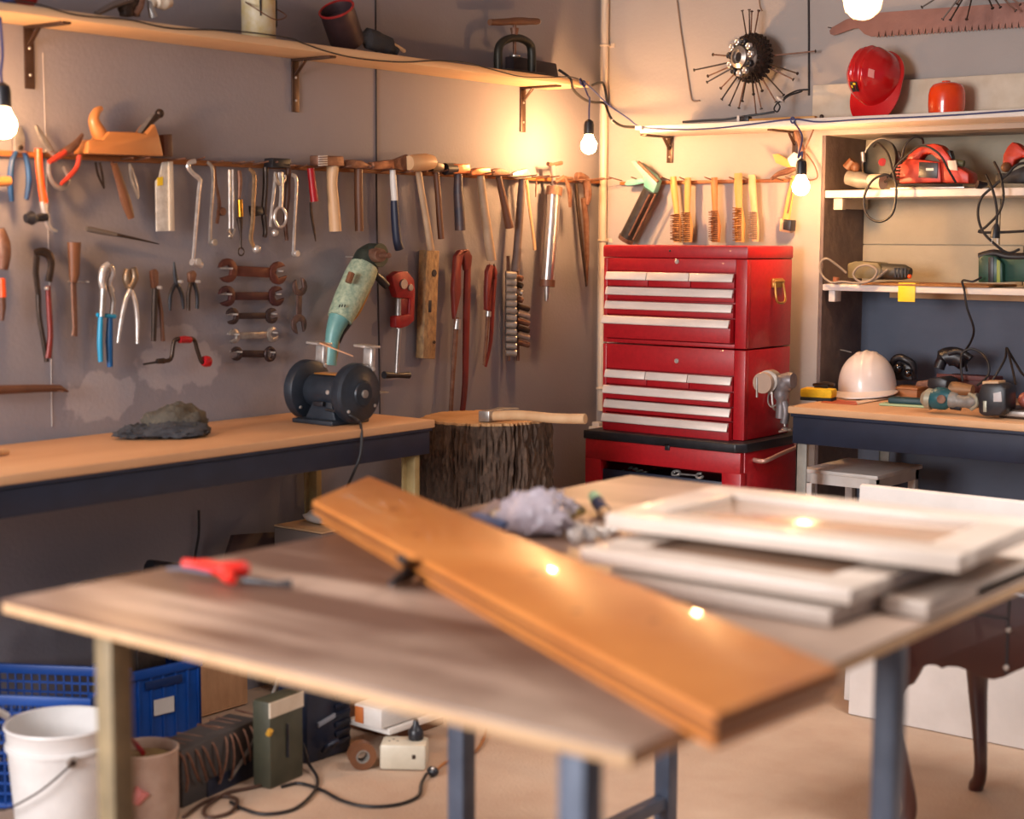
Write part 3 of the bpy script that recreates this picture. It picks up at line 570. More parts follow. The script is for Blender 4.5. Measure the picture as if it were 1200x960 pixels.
# -- pipe cutter
t = T_('pipe_cutter', 'red pipe cutter with a dark T handle hanging left of spirit level', 'pipe cutter', 466, 443, .04)
part(t, 'frame', REDTOOL, LW.pri([(459, 324), (467, 318), (478, 318), (486, 328), (487, 340), (486, 376), (479, 382), (471, 385), (464, 384), (464, 371), (480, 368), (481, 350), (466, 349), (462, 336)], .03, .03, .005))
part(t, 'slide', mat('dark_red_slide', '#7c1d22', .45, .2), LW.pri([(470, 350), (480, 350), (480, 368), (470, 369)], .034, .018, .002)); part(t, 'roller', STEEL, LW.cyl(471, 333, 6, .055, .012), LW.cyl(479, 337, 4, .055, .012)); part(t, 'rod', STEEL, LW.rod([(467, 350), (466.5, 385)], [8, 8], .04, 10), label='grey slide bar')
part(t, 'screw_spindle', STEEL, LW.rod([(468, 384), (466, 412), (465, 437)], [6, 5.5, 6], .045, 10)); part(t, 'cross_handle', BLACK, LW.rod([(450, 439.5), (465, 440), (479, 440)], [9, 6, 8], .045, 10))
# -- spirit level
t = T_('spirit_level', 'old wooden spirit level hanging upright with a round vial hole', 'spirit level', 503, 422, .02)
WLV = mat('crusty_wood', '#5a4436', .65, 0, '#c09a68', 75, 1, .4, 60, (1, 1, .5))
part(t, 'body', WLV, LW.pri([(500, 293), (515, 294), (510, 421), (496, 420)], .015, .035, .002)); part(t, 'vial', BLACK, LW.cyl(508, 320, 4.3, .047, .005)); part(t, 'vial', BLACK, LW.pri([(503, 352), (506, 352), (505.5, 366), (502.5, 366)], .048, .004, .001)); part(t, 'bolt', DARKST, LW.cyl(508, 401, 2, .047, .006))
# -- large pipe wrench / bolt cutter
def wrench(label, jaw, bar_pts, bar_w, back_pts, back_w, m, m2, collar, name='pipe_wrench'):
    t = T_(name, label, 'pipe wrench', bar_pts[-1][0], bar_pts[-1][1], .04)
    part(t, 'handle', m, LW.rod(back_pts, back_w, .04, 10, flat=.7, sm=3)); part(t, 'handle', m2, LW.rod(bar_pts, bar_w, .052, 10, flat=.8, sm=3), label='steel shank')
    part(t, 'jaw', m, LW.pri([(x+2, y) for x, y in jaw], .036, .02, .005)); part(t, 'adjusting_nut', STEEL, LW.rod(collar[0], collar[1], .052, 14)); return t
wrench('longest red pipe wrench, its handles reaching down behind the stump', [(533, 300), (538, 293), (548, 292), (552, 300), (551, 312), (545, 318), (542, 300), (539, 314), (539, 345), (532, 375), (530, 340)], [(535, 372), (533, 410), (530, 450), (528, 489)], [7, 6.5, 6, 6], [(548, 310), (547, 350), (546, 400), (545, 450), (541, 490)], [10, 11, 10, 9, 8], WORNRED, RUST, ([(536, 374), (535, 386)], [9, 9]))
wrench('shorter red pipe wrench left of the socket rack', [(570, 318), (573, 310), (579, 311), (582, 320), (579, 328), (577, 316), (575, 340), (574, 364), (569, 364), (569, 340)], [(572, 364), (570, 395), (567, 428)], [5, 5, 4], [(580, 325), (577, 365), (575, 400), (569, 430)], [6, 6.5, 6, 4], WORNRED, RUST, ([(572.5, 365), (572, 371)], [7, 7]))
# -- sockets on two rails
for i, x in enumerate((595.5, 606.5)):
    lab = ('socket rail strung with stacked big steel sockets', 'socket rail with small sockets sticking out to the right')[i]
    t = T_('socket_rail', lab, 'socket rail', x, 425, .03)
    part(t, 'rail', RUST, LW.rod([(x, 300), (x+.5, 423)], [4, 4], .02, 8), label='rusty rail')
    if i == 0:
        for k in range(12):
            y = 322+k*8.3; a = LW.p(x-3, y, .03); b = LW.p(x+9, y+.6, .055); part(t, 'socket', STEEL, cyl(a, b, (4.6-.07*k)*mpp(a), seg=14), ring(b, 3.3*mpp(b), .0022, b-a, 14, 6))
    else:
        for k in range(10):
            y = 326+k*8.4; l = 6 if k < 4 else 13; a = LW.p(x-1, y-1, .03); b = LW.p(x+l, y+(1 if k < 4 else 3), .05); part(t, 'socket', (RUST, DARKST, STEEL)[k % 3], cyl(a, b, 3.4*mpp(a), seg=12), ring(b, 2.5*mpp(b), .0018, b-a, 12, 6))
# -- angle grinder on the wall
GR = mat('grinder_green', '#5f7d70', .5, .1, '#c0caab', 70, 1); GRT = mat('grinder_teal', '#6fa3a0', .42, .05, '#5d8c8a', 18, .7)
t = T_('angle_grinder', 'worn green angle grinder hanging diagonally above the bench grinder', 'angle grinder', 388, 430, .06)
part(t, 'motor_body', GR, LW.rod([(427, 312), (421, 325), (408, 352), (398, 374)], [34, 37, 35, 30], .075, 18, sm=3), label='paint-chipped green motor body')
part(t, 'rear_handle', GRT, LW.rod([(400, 368), (393, 384), (389, 400), (387, 418), (386, 428)], [28, 21, 16, 15, 17], .075, 16, sm=3), label='teal rear handle')
part(t, 'trigger', BLACK, LW.rod([(411, 370), (407, 378), (400, 392), (397, 402)], [8, 12, 7, 4], .075, 10, sm=3)); part(t, 'side_strip', mat('amber_resin', '#a77a35', .4), LW.rod([(437, 318), (430, 340), (419, 365), (413, 375)], [8, 9, 8, 4], .085, 10, sm=3)); part(t, 'strip', mat('amber_resin', '#a77a35'), LW.rod([(396, 390), (395, 405), (392, 424)], [4, 5, 5], .08, 8, sm=3))
part(t, 'gear_head', mat('dark_green_grey', '#47524a', .45, .5, '#2d3430', 25, .8), LW.rod([(424, 312), (430, 302), (436, 293)], [28, 30, 20], .075, 16, sm=3), LW.cyl(433, 299, 14, .07, .05, 20))
a = LW.p(437, 299, .1); part(t, 'spindle_flange', RUST, cyl(a, a+V((.05, -.015, 0)), .026, .022, 18), cyl(a+V((.05, -.015, 0)), a+V((.1, -.03, 0)), .009, seg=10), label='rusty spindle flange')
part(t, 'side_handle', BLACK, LW.rod([(440, 322), (446, 328), (453, 335)], [8, 10, 9], .09, 12)); part(t, 'vent_plate', WOODB, LW.rod([(412, 320), (408, 331)], [8, 8], .118, 8), label='brown oval nameplate'); part(t, 'nail', BRIGHT, LW.nail(405, 301, .06))
part(t, 'vent', BLACK, *[LW.rod([(398.5+k*3, 357), (397.5+k*3, 360)], [1.6, 1.6], .117, 6) for k in range(3)])
# ================================================================ RED TOOL CHEST
CHEST = mat('chest_red', '#b0141f', .42, 0, '#a00f1a', 60, .6, .04, 300, coat=.15); CHESTD = mat('chest_red_inner', '#8c0f1a', .5)
ALU = mat('worn_aluminium', '#e6ddd6', .38, .15, '#d2c6be', 30, .7, 0, 40, (.2, 1, 1))
CX0, CX1, CY0, CY1 = .323, .925, -.42, -.1
def zc(px, py, y=CY0): return B(px, py, y).z
def chest(name, label, z0, z1, lid, rows, lock, side):
    t = thing(name, label, 'tool chest', ((CX0+CX1)/2, (CY0+CY1)/2, z0))
    zt = z1-lid if lid else z1
    dz0 = rows[-1][1]-.004; dz1 = rows[0][0]+.004; w = .016; xr = CX1-.045
    part(t, 'body', CHEST, bx(CX0, CX1, CY0+.02, CY1, z0, zt-.001, .004), bx(CX0, CX0+w, CY0, CY0+.03, z0, zt-.001, .003), bx(xr, CX1, CY0, CY0+.03, z0, zt-.001, .003),
         bx(CX0+w, xr, CY0, CY0+.03, dz1, zt-.001, .002), bx(CX0+w, xr, CY0, CY0+.03, z0, dz0, .002))
    if lid: part(t, 'lid', CHEST, bx(CX0-.003, CX1+.003, CY0-.003, CY1+.003, zt, z1, .006))
    for zt_, zb, hh, n, out in rows:
        xs = [CX0+w+.002+(xr-CX0-w-.004)*k/n for k in range(n+1)]
        for k in range(n):
            a, b = xs[k]+.0015, xs[k+1]-.0015
            d = part(t, 'drawer', CHESTD if False else CHEST, bx(a, b, CY0-.004-out, CY0+.06, zb, zt_, .002))
            part(d, 'handle', ALU, prism([V((a, CY0-.004-out, zt_)), V((a, CY0-.012-out, zt_-.002)), V((a, CY0-.02-out, zt_-hh)), V((a, CY0-.017-out, zt_-hh-.003)), V((a, CY0-.01-out, zt_-hh*.55)), V((a, CY0-.004-out, zt_-hh*.5))], (b-a, 0, 0), .0008), label='pale metal drawer pull strip')
    lx = B(*lock, CY0); part(t, 'lock', BRIGHT, cyl((lx.x, CY0+.001, lx.z), (lx.x, CY0-.007, lx.z), .0085), cyl((lx.x, CY0-.007, lx.z), (lx.x, CY0-.009, lx.z), .004), label='chrome lock')
    s = L(*side, CX1); BRASS = mat('brass_handle', '#c99a52', .35, .8)
    h = part(t, 'side_handle', BRASS if lid else STEEL, tube(spline([V((CX1+.012, s.y-.028, s.z+.035)), V((CX1+.022, s.y-.032, s.z-.03)), V((CX1+.024, s.y, s.z-.042)), V((CX1+.022, s.y+.032, s.z-.03)), V((CX1+.012, s.y+.028, s.z+.035))], 5), .0045, 8))
    part(h, 'mount', BRASS if lid else STEEL, bx(CX1, CX1+.012, s.y-.035, s.y+.035, s.z+.012, s.z+.045, .003), cyl((CX1+.012, s.y-.036, s.z+.034), (CX1+.012, s.y+.036, s.z+.034), .006))
    return t
r = lambda yt, yb, hh, n, out, px=716: (zc(px, yt), zc(px, yb), hh, n, out)
zm = zc(709, 402)
c1 = chest('tool_chest', 'red lidded upper tool chest with brass side handle', zm+.004, zc(708, 287), .045, [r(318, 334.5, .027, 3, 0), r(335.5, 350, .027, 1, 0), r(352, 367.5, .027, 1, .004), r(369, 395, .027, 1, .022)], (794, 306.5), (909, 341))
zl = zc(709, 503)
c2 = chest('tool_chest', 'red middle tool chest between lidded chest and roller cart', zl+.004, zm, 0, [r(432.5, 449, .027, 3, 0), r(450.5, 466, .028, 1, .012), r(467.5, 482, .028, 1, .004), r(483.5, 503, .028, 1, .018)], (793.5, 423), (905, 466))
part(c1, 'rivet', BLACK, cyl((B(785.6, 294, CY0).x, CY0-.002, zc(785.6, 294)), (B(785.6, 294, CY0).x, CY0-.005, zc(785.6, 294)), .004))
t = thing('roller_cart', 'red roller cart with black top rim carrying the red tool chests', 'tool cart', (.63, -.28, 0))
KX0, KX1, KY0, KY1 = .295, .968, -.5, -.05; KZ = zl
rim = [V((KX0, KY0, 0)), V((KX1-.03, KY0, 0)), V((KX1, KY0+.03, 0)), V((KX1, KY1, 0)), V((KX0, KY1, 0))]
part(t, 'top_tray', BLACK, prism([p+V((0, 0, KZ-.03)) for p in rim], (0, 0, .032), .004), label='black rubber edged top')
part(t, 'front_rail', CHEST, bx(KX0+.006, KX1-.012, KY0+.005, KY0+.03, KZ-.105, KZ-.03, .003))
part(t, 'side_panel', CHEST, bx(KX1-.03, KX1-.008, KY0+.03, KY1, .1, KZ-.03, .002)); part(t, 'side_panel', CHEST, bx(KX0+.008, KX0+.02, KY0+.03, KY1, .1, KZ-.03, .002)); part(t, 'back_panel', CHESTD, bx(KX0+.02, KX1-.03, KY1-.02, KY1-.005, .1, KZ-.03, .002))
part(t, 'post', CHEST, bx(KX0+.006, KX0+.075, KY0+.005, KY0+.05, .1, KZ-.1, .003)); part(t, 'post', CHEST, bx(KX1-.085, KX1-.008, KY0+.005, KY0+.05, .1, KZ-.1, .003))
part(t, 'open_tray', NAVY, bx(KX0+.075, KX1-.085, KY0+.02, KY0+.035, KZ-.185, KZ-.138, .002), bx(KX0+.075, KX1-.085, KY0+.03, KY1-.02, KZ-.19, KZ-.18, .001), label='dark blue tool tray'); part(t, 'open_tray', NAVY, bx(KX0+.075, KX1-.085, KY0+.02, KY0+.035, KZ-.36, KZ-.23, .002), bx(KX0+.075, KX1-.085, KY0+.03, KY1-.02, KZ-.36, KZ-.35, .001), label='dark blue tool tray')
part(t, 'base', CHEST, bx(KX0+.006, KX1-.01, KY0+.01, KY1, .1, .14, .003)); part(t, 'lock', BLACK, box((B(781.5, 524, KY0).x, KY0+.003, B(781.5, 524, KY0).z), (.02, .006, .024), .002))
part(t, 'push_handle', mat('pinkish_steel', '#c79c90', .35, .6), tube(spline([V((KX1-.01, KY0+.09, KZ-.06)), V((KX1+.03, KY0+.1, KZ-.062)), V((KX1+.04, KY0+.2, KZ-.045)), V((KX1+.04, KY1-.12, KZ-.03)), V((KX1+.005, KY1-.08, KZ-.03))], 5), .008, 8))
for x in (KX0+.06, KX1-.06):
    for y in (KY0+.08, KY1-.06):
        c = part(t, 'caster', STEEL, bx(x-.02, x+.02, y-.02, y+.02, .06, .1, .002)); part(c, 'wheel', BLACK, cyl((x-.015, y, .035), (x+.015, y, .035), .035))
tz = KZ-.166
for k, (xx, yy, nm, lab, m) in enumerate(((749, 545, 'spanner', 'small bright fittings at the left of the open blue tray', STEEL), (801, 546, 'spanner', 'bright combination spanner lying across the open blue tray', BRIGHT))):
    a = B(xx, yy, KY0+.06); a.z = KZ-.178
    if k: t2 = thing('combination_spanner', lab, 'spanner', a); part(t2, 'shaft', m, tube([a+V((-.02, 0, .045)), a+V((.07, -.02, .05))], .006, 8, flat=.6)); part(t2, 'ring', m, ring(a+V((-.032, .003, .045)), .014, .005, (.2, -.6, 1), 16, 8)); part(t2, 'jaw', m, ring(a+V((.082, -.022, .05)), .012, .005, (.2, -.6, 1), 14, 8, arc=(.6, 5.6)))
    else:
        for q in range(9):
            p = a+V((random.uniform(-.09, .11), random.uniform(.0, .08), .028+random.uniform(0, .012))); single('hex_nut', 'one of the small bright nuts in the open blue tray', 'nut', m, ring(p, .008, .0035, (random.uniform(-.3, .3), random.uniform(-.5, .2), 1), 6, 6), group='nuts in the cart tray')

# ================================================================ ON THE LEFT BENCH
GRN = mat('grinder_navy', '#20262f', .4, .2, '#2c333d', 30, .7)
gy = -1.815; pl_ = B(361, 456, gy); pr_ = B(417, 461, gy); xa, xb = pl_.x, pr_.x; zg = (pl_.z+pr_.z)/2; mx_ = (xa+xb)/2; X_ = (1, 0, 0)
t = thing('bench_grinder', 'dark navy double wheel bench grinder standing on the left workbench', 'bench grinder', (mx_, gy, .87))
part(t, 'motor', GRN, lathe([(.03, 0), (.046, .006), (.052, .02), (.052, xb-xa-.05), (.046, xb-xa-.036), (.03, xb-xa-.03)], (xa+.015, gy, zg), X_, 28))
for x in (xa, xb):
    s_ = 1 if x == xb else -1
    pf = [(.02, -.028), (.07, -.026), (.088, -.018), (.091, -.01), (.091, .012), (.084, .02), (.05, .024), (.044, .028), (.036, .029), (.034, .034), (.02, .035)]
    g = part(t, 'wheel_guard', GRN, lathe(pf if s_ > 0 else [(r_, -h_) for r_, h_ in pf[::-1]], (x, gy, zg), X_, 44))
    part(g, 'axle_cap', STEEL, cyl((x+s_*.034, gy, zg), (x+s_*.042, gy, zg), .012))
    for dy, dz in ((-.055, -.05), (.058, -.04)): part(g, 'screw', BRIGHT, cyl((x+.02, gy+dy, zg+dz), (x+.026, gy+dy, zg+dz), .005))
    b0 = V((x, gy+.045, zg+.07)); sh = part(t, 'eye_shield', BRIGHT, prism([b0+V((-.018, 0, -.01)), b0+V((.018, 0, -.01)), b0+V((.018, .006, .065)), b0+V((-.018, .006, .065))], (0, .02, 0), .006), prism([b0+V((-.024, -.03, .068)), b0+V((.024, -.03, .065)), b0+V((.028, .035, .062)), b0+V((-.024, .035, .066))], (0, 0, .007), .002), label='bare metal eye shield')
    part(sh, 'bolt', BRIGHT, cyl(b0+V((.016, .01, .0)), b0+V((.024, .01, 0)), .006)); part(t, 'tool_rest', STEEL, box((x, gy+.1, zg-.005), (.04, .05, .005), .001))
part(t, 'grinding_spark_plate', mat('brassy_plate', '#b5793a', .4, .5), box((mx_, gy, zg+.053), (.1, .05, .004), .001), label='amber top plate')
part(t, 'spark_deflector', mat('copper_flap', '#b98a6a', .5, .4), prism([V((xa+.02, gy+.05, zg+.138)), V((xa+.03, gy+.02, zg+.14)), V((xa+.115, gy+.08, zg+.1)), V((xa+.06, gy+.06, zg+.12))], (0, .002, .004), .0005), label='coppery pointed deflector')
part(t, 'foot', GRN, prism([V((mx_-.065, gy-.05, .882)), V((mx_+.065, gy-.05, .882)), V((mx_+.036, gy-.042, zg-.025)), V((mx_-.036, gy-.042, zg-.025))], (0, .09, 0), .004), bx(mx_-.085, mx_+.085, gy-.085, gy+.075, .8705, .884, .003))
part(t, 'switch', BLACK, box((mx_, gy-.054, .93), (.04, .012, .014), .002)); part(t, 'badge', BRIGHT, cyl((mx_+.035, gy-.05, zg+.002), (mx_+.035, gy-.055, zg+.002), .007), label='bright round badge')
part(t, 'power_cord', CABLE, tube(spline([V((mx_+.03, gy-.055, .915)), Z(408, 486, .905), Z(421, 494, .885), Z(423, 500, .876), L(424, 515, .5), L(422, 535, .505), L(414, 555, .48), L(405, 575, .4)], 6), .0042, 8))
# crumpled cloth cap
p0 = Z(199, 512, .87); OLV = mat('olive_cloth', '#3f3c37', .9, 0, '#5c564a', 18, .9, .4, 120)
def crumple(c, sx, sy, sz, seed, amt=.02, freq=16, n=4):
    bm = bmesh.new(); bmesh.ops.create_icosphere(bm, subdivisions=n, radius=1)
    for v in bm.verts:
        d = v.co.copy(); k = 1+.22*_nz.noise(d*1.6+V((seed, 0, 0))); w = abs(_nz.noise(d*4+V((0, seed, 0)))); z = d.z*sz
        v.co = V((d.x*sx*k, d.y*sy*k, max(-sz*.35, z*k)))+d*(amt*(w-.3)); v.co.z += sz*.35
    bm.transform(Matrix.Translation(V(c))); return _bm_out(bm)
t = thing('cloth_cap', 'crumpled dark olive cloth cap lying on the left workbench', 'cap', p0)
al = V((.45, .9, 0)).normalized()
def crm(c, l, w, h, seed, m_): 
    vs, fs = crumple((0, 0, 0), l, w, h, seed); pr = V((-al.y, al.x, 0)); return [V(c)+V((0, 0, .0065))+al*v.x+pr*v.y+V((0, 0, v.z)) for v in vs], fs
part(t, 'crown', OLV, crm(p0+V((0, .02, .001)), .1, .07, .062, 3, 0), ang=70); part(t, 'peak', mat('dark_cloth', '#2b2c30', .9, 0, '#3a3a3e', 20, .8, .3, 120), crm(p0-al*.1+V((.01, 0, .001)), .06, .035, .022, 8, 0), ang=70); part(t, 'band', mat('dark_cloth', '#2b2c30'), crm(p0+V((.035, .0, .001)), .095, .05, .034, 5, 0), ang=70)
single('wood_offcut', 'small pale wood offcut at the left edge of the workbench', 'offcut', WOODL, tube([Z(-8, 531, .882), Z(9, 529, .88)], [.01, .008], 7))

# ================================================================ BACK WALL TOOLS
t = thing('tool_rail', 'short orange-lit tool rail behind the red chest holding wire brushes', 'rail', B(830, 211, -.01))
part(t, 'batten', RAILW, prism([B(726, 213, -.02), B(945, 209, -.02), B(945, 213, -.02), B(726, 217, -.02)], (0, .019, 0), .002))
for x in (729, 752, 787, 806, 837, 866, 882, 918, 934): a = B(x, 212, -.02); part(t, 'nail_hook', RUST, cyl(a, a+V((random.uniform(-.008, .008), -random.uniform(.06, .09), .012)), .0024, seg=6, bev=.0005))
BR = mat('brush_wood', '#d09a55', .5, 0, '#bb8344', 8, .8, 0, 40, (1, 1, .15)); BRS = mat('wire_bristle', '#5a3c2a', .6, .4, '#80563a', 60, 1)
def wbrush(label, xt, yt, xb, yn, yb, m, bm_, side=-1, w=(8, 9, 13)):
    t = thing('wire_brush', label, 'wire brush', BW.p(xb, yb, .05), 'wire brushes behind the red chest')
    part(t, 'handle', m, BW.rod([(xt, yt), (xt+(xb-xt)*.3, yt+(yn-yt)*.4), (xb, yn), (xb+1, (yn+yb)/2), (xb+1, yb)], [w[0], w[1], w[1]*.8, w[2], w[2]*.8], .045, 12, flat=.6, sm=3))
    sh = []
    n = int((yb-yn-2)/2.3)
    for i in range(n):
        for dx in (-.5, 1.5, 3.5):
            y = yn+2.5+i*2.3; a = BW.p(xb-1+dx, y, .055); b = BW.p(xb+side*(7-dx*.3)+dx, y+random.uniform(-1.2, 1.2), .062+.006*dx); sh.append(tube([a, b], [.0026, .0016], 5))
    part(t, 'bristles', bm_, *sh, kind='stuff'); return t
wbrush('wire brush farthest left on the rail, coarse dark bristles', 789, 207, 793, 249, 284, BR, BRS); wbrush('wire brush second from left, close beside the first', 806, 208, 805.5, 247, 284, BR, BRS)
wbrush('wire brush in the middle of the rail, standing apart', 837, 208, 838, 245, 284, mat('brush_wood_dark', '#b8763a', .5, 0, '#9c6230', 8, .8), BRS); wbrush('wire brush fourth along, widest round orange handle', 865, 203, 866, 242, 284, BR, mat('copper_bristle', '#9c6a34', .5, .5, '#7a4f28', 60, 1), w=(10, 11, 15)); wbrush('wire brush farthest right, pale handle with grey bristles', 881, 205, 884, 247, 283, mat('brush_wood_pale', '#dcb083', .5, 0, '#cb9c6c', 8, .8), mat('grey_bristle', '#8d7664', .6, .3, '#a58e7a', 60, 1), w=(9, 10, 11))
t = thing('caulking_gun', 'dark caulking gun with pale teal handle tilted on the rail', 'caulking gun', BW.p(742, 284, .05))
part(t, 'barrel', mat('barrel_dark', '#2c2a2e', .35, .4, '#44413f', 30, .7), BW.rod([(763, 223), (734, 280)], [19, 18], .06, 18)); part(t, 'barrel_edge', RUST, BW.rod([(768, 228), (742, 281)], [2.5, 2.5], .09, 6), BW.rod([(761, 228), (737, 276)], [2, 2], .095, 6)); part(t, 'end_cap', RUST, BW.rod([(735, 278), (733, 282)], [20, 19], .06, 18))
TL = mat('pale_teal_metal', '#4f9a94', .45, .1, '#86b5ac', 20, .8); part(t, 'handle', TL, BW.pri([(739, 189), (744, 188), (766, 205), (771, 212), (766, 226), (755, 222), (753, 207)], .04, .03, .003)); part(t, 'trigger', TL, BW.pri([(731, 216), (735, 211), (752, 209), (756, 214), (744, 217), (735, 218)], .045, .02, .002)); part(t, 'push_rod', RUST, BW.rod([(748, 190), (771, 213)], [4, 4], .08, 8))
t = thing('paint_scraper', 'long pale scraper with a dark block at its lower end', 'scraper', BW.p(921, 273, .05))
part(t, 'handle', BR, BW.rod([(931, 206), (926, 230), (921, 258)], [8, 9, 10], .05, 12, flat=.5)); part(t, 'slot', WOODD, BW.rod([(930, 215), (923, 250)], [2, 2], .062, 6)); part(t, 'block', BLACK, BW.pri([(918, 257), (927, 258), (926, 271), (917, 269)], .035, .04, .002)); part(t, 'ferrule', WOODL, BW.pri([(914, 256), (929, 258), (926, 273), (913, 271)], .03, .02, .003))
t = thing('garden_shears', 'orange and pale hand shears hooked at the right rail end', 'shears', BW.p(925, 205, .05))
part(t, 'blade', BR, BW.pri([(905, 181), (912, 180), (924, 188), (933, 197), (922, 196), (909, 191)], .05, .008, .002)); part(t, 'blade', WHITEP, BW.pri([(922, 186), (930, 178), (938, 183), (936, 196), (926, 195)], .06, .01, .003), label='pale blade'); part(t, 'handle', RUST, BW.rod([(934, 196), (922, 201), (912, 204), (904, 210)], [6, 8, 6, 4], .05, 8, sm=3)); part(t, 'handle', RUST, BW.rod([(934, 165), (932, 150), (940, 178), (938, 200)], [4, 5, 8, 5], .05, 8, sm=3))
# ---- two-man saw
SAWM = mat('pinkish_saw_steel', '#9a6a5a', .5, .25, '#7d5246', 8, 1, .1, 40)
def saw():
    up = [(972, 36), (975, 32), (992, 22.5), (1010, 18), (1033, 14.5), (1120, 8), (1330, -7)]
    lo = [(1330, 22)]; x = 1330
    while x > 1026:
        y = 43-(x-1020)*.0665; lo += [(x-2.2, y+2), (x-3.7, y-6), (x-5.2, y+2), (x-7.8, y)]; x -= 7.8
    lo += [(1021, 43), (1013, 40), (1006, 33), (1000, 33.5), (977, 41.5), (973, 40)]
    return up+lo
t = thing('crosscut_saw', 'long rust-pink crosscut saw blade mounted above the red hard hat', 'saw', BW.p(1090, 40, .02)); part(t, 'blade', SAWM, BW.pri(saw(), .016, .003, 0)); part(t, 'pin', DARKST, BW.nail(975, 33, .03), label='dark pin')
# ---- spiked metal ornament
def spikeball(label, cx, cy, rpx, spikes):
    c = BW.p(cx, cy, .1); k = mpp(c); R0 = rpx*k; n0 = V((-.3, -1, 0)).normalized()
    t = thing('spiked_ornament', label, 'ornament', c)
    part(t, 'drum', DARKST, lathe([(.02, -R0*.62), (R0*.75, -R0*.55), (R0*.95, -R0*.3), (R0*1.0, 0), (R0*.93, R0*.28), (R0*.78, R0*.45), (R0*.5, R0*.52), (.02, R0*.52)], c, n0, 28))
    u = n0.orthogonal().normalized(); w = n0.cross(u)
    teeth = []
    for j in range(4):
        for q in range(26):
            a = 2*PI*(q+.5*(j % 2))/26; teeth.append(box(c+(u*math.cos(a)+w*math.sin(a))*R0*(.97, 1.0, .97, .86)[j]+n0*R0*(-.34+.22*j), (.011, .011, .011), .001, Matrix.Rotation(a, 3, n0)))
    part(t, 'toothed_rim', DARKST, *teeth, kind='stuff')
    for q in range(11):
        a = 2*PI*q/11+.2; p = c+(u*math.cos(a)+w*math.sin(a))*R0*.68+n0*R0*.5; part(t, 'nut', BRIGHT if q % 3 else BLACK, cyl(p, p+n0*.013, .013, seg=6), ring(p+n0*.012, .009, .003, n0, 12, 6))
    part(t, 'hub', STEEL, lathe([(R0*.5, 0), (R0*.48, .018), (R0*.3, .026), (R0*.27, .016), (.002, .014)], c+n0*R0*.48, n0, 24), label='ringed steel hub'); part(t, 'hub_hole', BLACK, cyl(c+n0*(R0*.48+.014), c+n0*(R0*.48+.017), R0*.2, seg=18))
    for x, y, o in spikes:
        e = BW.p(x, y, o); d = (e-c).normalized(); s = part(t, 'spike', RUST if o < .1 else DARKST, tube([c+d*R0*.7, e], [.0032, .0026], 6)); part(s, 'spike_head', DARKST, cyl(e, e+d*.004, .006, seg=8))
    a = BW.p(cx, cy, 0); part(t, 'mount', DARKST, cyl(a, c, .008)); return t
spikeball('spiked ornament of nuts and nails hanging left of the crosscut saw', 879, 68, 27, [(870, 13, .14), (878, 12, .12), (881, 14, .07), (889, 13, .05), (814, 82, .12), (829, 96, .14), (846, 116, .15), (855, 123, .14), (870, 118, .16), (883, 110, .2), (893, 106, .19), (934, 86, .14), (918, 111, .1), (909, 119, .07), (892, 127, .07), (886, 133, .05), (836, 64, .05), (830, 89, .05), (845, 103, .05), (866, 126, .05), (955, 60, .04), (929, 93, .05)])
spikeball('spiked ornament cut by the top edge, its nails crossing the saw', 1146, -32, 27, [(1081, 8, .12), (1105, 22, .12), (1114, 23, .15), (1133, 22, .17), (1163, 9, .15), (1172, 8, .1), (1180, -2, .1), (1195, 5, .08), (1200, -20, .1), (1085, -40, .1), (1140, -90, .1), (1120, -85, .1), (1170, -88, .12), (1122, 4, .06), (1190, 12, .06)])
# ================================================================ HELMETS AND THE UPPER RIGHT SHELF
def rot_to(up, front):
    z = V(up).normalized(); y = V(front); y = (y-z*y.dot(z)).normalized(); x = y.cross(z); return Matrix((x, y, z)).transposed()
def hardhat(t, c, rot, L_, W_, H_, m, ridges=3, amp=.011):
    """dome along rot z, front along rot y; c is the middle of the rim"""
    NU, NVv = 56, 18; vs = []; fs = []
    for j in range(NVv+1):
        e = PI/2*j/NVv
        for k in range(NU):
            a = 2*PI*k/NU; d = V((math.cos(a)*math.cos(e), math.sin(a)*math.cos(e), math.sin(e)))
            p = V((d.x*W_/2, d.y*L_/2, (d.z**.85 if d.z > 0 else 0)*H_))
            rg = 0
            for q in range(ridges):
                xx = (q-(ridges-1)/2)*W_*.15; rg += math.exp(-((p.x-xx)/(W_*.034))**2)
            f = max(0, min(1, (d.z-.2)/.3*(.55 if d.y > .45 else 1)))
            vs.append(p+V((0, d.y*.4, 1))*amp*rg*f)
    for j in range(NVv):
        for k in range(NU): l = (k+1) % NU; fs.append((j*NU+k, j*NU+l, (j+1)*NU+l, (j+1)*NU+k))
    part(t, 'shell', m, ([V(c)+rot @ v for v in vs], fs), ang=70)
    o = []
    for k in range(NU+1):
        a = 2*PI*k/NU; fr = max(0, math.sin(a)); o.append((a, .008+.055*fr**1.6))
    vv = []; ff = []
    for a, w in o[:-1]:
        cx, sx = math.cos(a), math.sin(a)
        for q, (dr, dz) in enumerate(((-.004, .004), (w, -.004-.12*w), (w, -.008-.12*w), (-.004, -.002))): vv.append(V((cx*(W_/2+dr), sx*(L_/2+dr), dz)))
    for k in range(NU):
        l = (k+1) % NU
        for q in range(4): r_ = (q+1) % 4; ff.append((k*4+q, l*4+q, l*4+r_, k*4+r_))
    part(t, 'brim', m, ([V(c)+rot @ v for v in vv], ff), ang=50)
HR = mat('glossy_red_plastic', '#c81418', .22, 0, '#bd1016', 10, .5, coat=.5)
c = B(1029, 93, -.1); rr_ = rot_to((-.12, -.9, .3), (-.15, -.3, -1))
t = thing('hard_hat', 'glossy red hard hat standing on its visor on the white topped shelf', 'hard hat', (c.x, -.15, 1.845))
